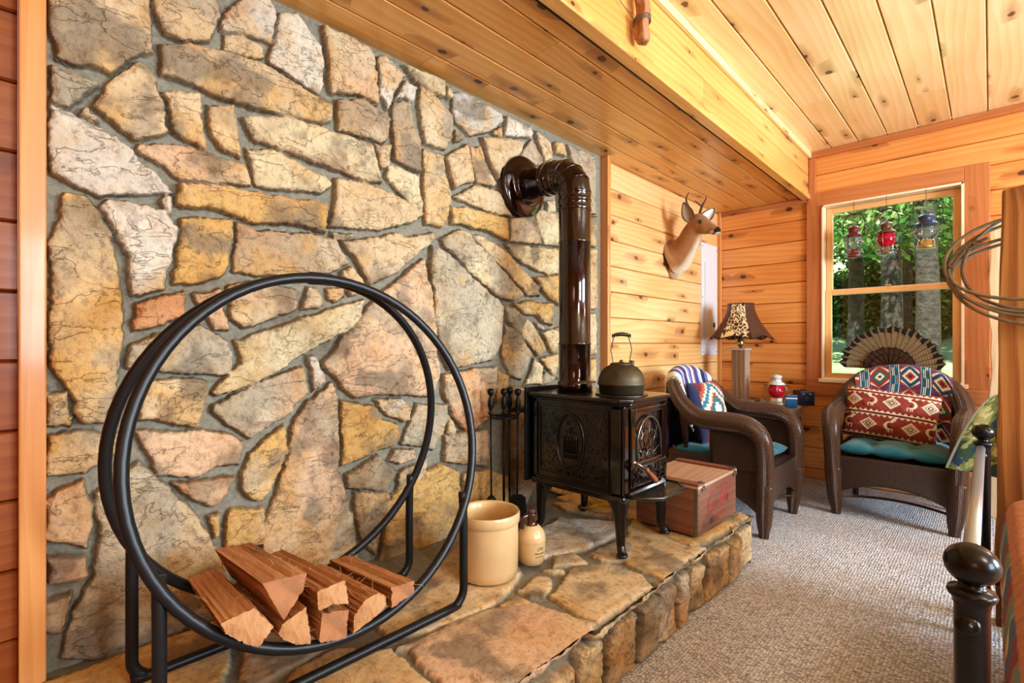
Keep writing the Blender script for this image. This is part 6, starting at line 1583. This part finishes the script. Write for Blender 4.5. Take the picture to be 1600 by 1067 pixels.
# ------------------------------------------------------------------ the woods outside
def ground_z(x, y): return -.35 + .21 * np.clip(y - 6.0, 0, 40) - .0 * x
o = sgrid('lawn', lambda s, t: (-20 + 40 * s, YF + .35 + t * 30, ground_z(0, YF + .35 + t * 30) + .15 * np.sin(s * 20) * t), 40, 40, mat=M['lawn'], uvs=(40, 30)); o['kind'] = 'structure'; o['label'] = 'pale green lawn rising towards the trees outside'
LEAFC = [(116, 166, 96), (84, 140, 84), (158, 196, 122), (60, 112, 80), (196, 218, 170), (56, 104, 86)]
def leaves(name, blobs, n, size, seed, mat, parent, pal):
    r = np.random.RandomState(seed); k = r.randint(0, len(blobs), n); B = np.array(blobs)[k]
    d = r.normal(size=(n, 3)); d /= np.linalg.norm(d, axis=1)[:, None]; c = B[:, :3] + d * (r.rand(n, 1) ** .45) * B[:, 3:6]
    a = r.normal(size=(n, 3)); a /= np.linalg.norm(a, axis=1)[:, None]; b_ = np.cross(a, r.normal(size=(n, 3))); b_ /= np.linalg.norm(b_, axis=1)[:, None]
    s = size * (.6 + .8 * r.rand(n, 1)); P = np.stack([c - a * s, c + b_ * s * .5, c + a * s, c - b_ * s * .5], 1).reshape(-1, 3); F = np.arange(n * 4).reshape(-1, 4)
    me = np_mesh(name, P, F, False); pc = np.array([C3(*p) for p in pal])[r.randint(0, len(pal), n)] * (.7 + .6 * r.rand(n, 1)); set_col(me, 'Col', np.repeat(pc, 4, 0))
    return link(name, me, mat, parent)
def tree(u, Y, r, lab, seed, h=9):
    p = at_y(u, 500, Y); gz = float(ground_z(p[0], Y)); t = thing('forest_tree', lab, 'tree', (p[0], Y, gz), 0, 'trees in the woods outside')
    b = new_bm(); C_ = catmull([(0, 0, -.1), (.02, 0, 1.5), (-.03, .02, 3.5), (.03, 0, h)], 5); tube(b, C_, interp(None, [r * 1.2, r, r * .9, r * .6], len(C_)), 14); obj('trunk', b, M['trunk'], t, smooth=True)
    q = random.Random(seed); bl = [(q.uniform(-.25, .25), q.uniform(-.2, .3), q.uniform(2.4, h), .3, .3, .5) for _ in range(12)]
    leaves('crown', bl, 1500, .055, seed, M['leaf'], t, LEAFC)
for i, (u, Y, r, lab) in enumerate(((1336, 11.5, .125, 'slim grey tree trunk outside behind the maroon capped hanging lantern'), (1391, 9.6, .135, 'thick grey tree trunk outside behind the hanging lantern with the red globe'), (1447, 8.8, .13, 'thick grey tree trunk outside behind the blue grey capped hanging lantern'), (1416, 13, .08, 'thin dark leaning tree outside between the two thick trunks'), (1365, 15, .09, 'thin distant tree trunk outside between two hanging lanterns'))):
    tree(u, Y, r, lab, 30 + i)
for i in range(5):
    p = at_y(1285 + i * 52, 480, 13.6); gz = float(ground_z(0, 13.6)); q = random.Random(i)
    t = thing('shrub', 'dense green shrub at the edge of the lawn under the trees', 'shrub', (p[0], 13.6, gz), 0, 'shrubs along the wood edge')
    leaves('foliage', [(q.uniform(-.3, .3), q.uniform(-.3, .3), q.uniform(.1, 1.5), .35, .4, .5) for _ in range(9)], 4200, .06, 60 + i, M['leaf'], t, LEAFC[1:4] + [(70, 120, 84)])
    b = new_bm()
    for k in range(3): tube(b, [(k * .05 - .05, 0, -.1), (k * .2 - .2, 0, 1.1)], [.03, .012], 6)
    obj('stem', b, M['trunk'], t)
q = random.Random(77); bl = []
for _ in range(150):
    Y = q.uniform(9.5, 20); gz = float(ground_z(0, Y)); u = q.uniform(1230, 1620); x = at_y(u, 500, Y)[0]
    bl.append((x, Y, gz + (q.uniform(.2, 9) if Y > 14.5 else q.uniform(2.0 - (Y - 9.5) * .1, 7)), .55 + Y * .02, .5, .38))
o = leaves('woodland_foliage', bl, 60000, .075, 500, M['leaf'], None, LEAFC); tag(o, 'leafy green woodland foliage filling the view beyond the lawn', 'foliage', None, 'stuff')
# ------------------------------------------------------------------ camera and light
cam = bpy.data.cameras.new('camera'); co = bpy.data.objects.new('camera', cam); COL.objects.link(co)
co.location = (0, 0, HC); co.rotation_euler = (PI / 2, 0, YAW); cam.lens = 36 * F_PX / 1600; cam.sensor_width = 36; cam.shift_y = 3.5 / 1600
cam.clip_start = .02; cam.clip_end = 200
SC.camera = co
def area(name, loc, rot, sx, sy, power, col):
    l = bpy.data.lights.new(name, 'AREA'); l.shape = 'RECTANGLE'; l.size = sx; l.size_y = sy; l.energy = power; l.color = col
    o = bpy.data.objects.new(name, l); COL.objects.link(o); o.location = loc; o.rotation_euler = rot; return o
for (a, b_, c, d) in SW:   # daylight entering the side windows
    area('side_daylight', (XR + .3, (a + b_) / 2, (c + d) / 2), (0, PI / 2, 0), d - c, b_ - a, 100 if a < 1 else 300, (.68, .84, 1.0))
area('sky_fill_lamp', ((WX0 + WX1) / 2, YF + 1.1, 3.3), (math.radians(-48), 0, 0), 2.4, 1.4, 260, (.74, .88, 1.0))  # unseen area lamp added outside, standing in for sky light through the window
def point(name, loc, power, col, r=.12):
    l = bpy.data.lights.new(name, 'POINT'); l.energy = power; l.color = col; l.shadow_soft_size = r
    o = bpy.data.objects.new(name, l); COL.objects.link(o); o.location = loc
point('ceiling_fill', (1.5, .6, 2.2), 54, (1.0, .95, .88), .25)  # added fill light below the ceiling, no fixture behind it
point('near_fill', (.5, -1.2, 1.6), 14, (1.0, .86, .66), .35)  # weak warm fill added behind the camera, not a real bulb
point('far_fill', (1.5, 3.2, 2.1), 30, (1.0, .96, .90), .25)  # another added fill, brightens the far side of the room
sun = bpy.data.lights.new('sun', 'SUN'); sun.energy = 10; sun.angle = .02; sun.color = (1, .95, .82)
so = bpy.data.objects.new('sun', sun); COL.objects.link(so); so.rotation_euler = (math.radians(38), 0, math.radians(12))
w = bpy.data.worlds.new('world'); SC.world = w; w.use_nodes = True; nt = w.node_tree; nt.nodes.clear()
wo = nt.nodes.new('ShaderNodeOutputWorld'); bg = nt.nodes.new('ShaderNodeBackground'); sk = nt.nodes.new('ShaderNodeTexSky')
sk.sky_type = 'NISHITA'; sk.sun_disc = False; sk.sun_elevation = math.radians(50); sk.air_density = 1.5; sk.dust_density = 3
nt.links.new(sk.outputs[0], bg.inputs[0]); bg.inputs[1].default_value = .22; nt.links.new(bg.outputs[0], wo.inputs[0])
SC.view_settings.view_transform = 'Standard'; SC.view_settings.exposure = .16; SC.view_settings.look = 'Medium High Contrast'
SC.cycles.max_bounces = 7; SC.cycles.diffuse_bounces = 4; SC.cycles.glossy_bounces = 3; SC.cycles.transparent_max_bounces = 24
SC.cycles.caustics_reflective = False; SC.cycles.caustics_refractive = False; SC.cycles.sample_clamp_indirect = 4
SC.cycles.use_denoising = True
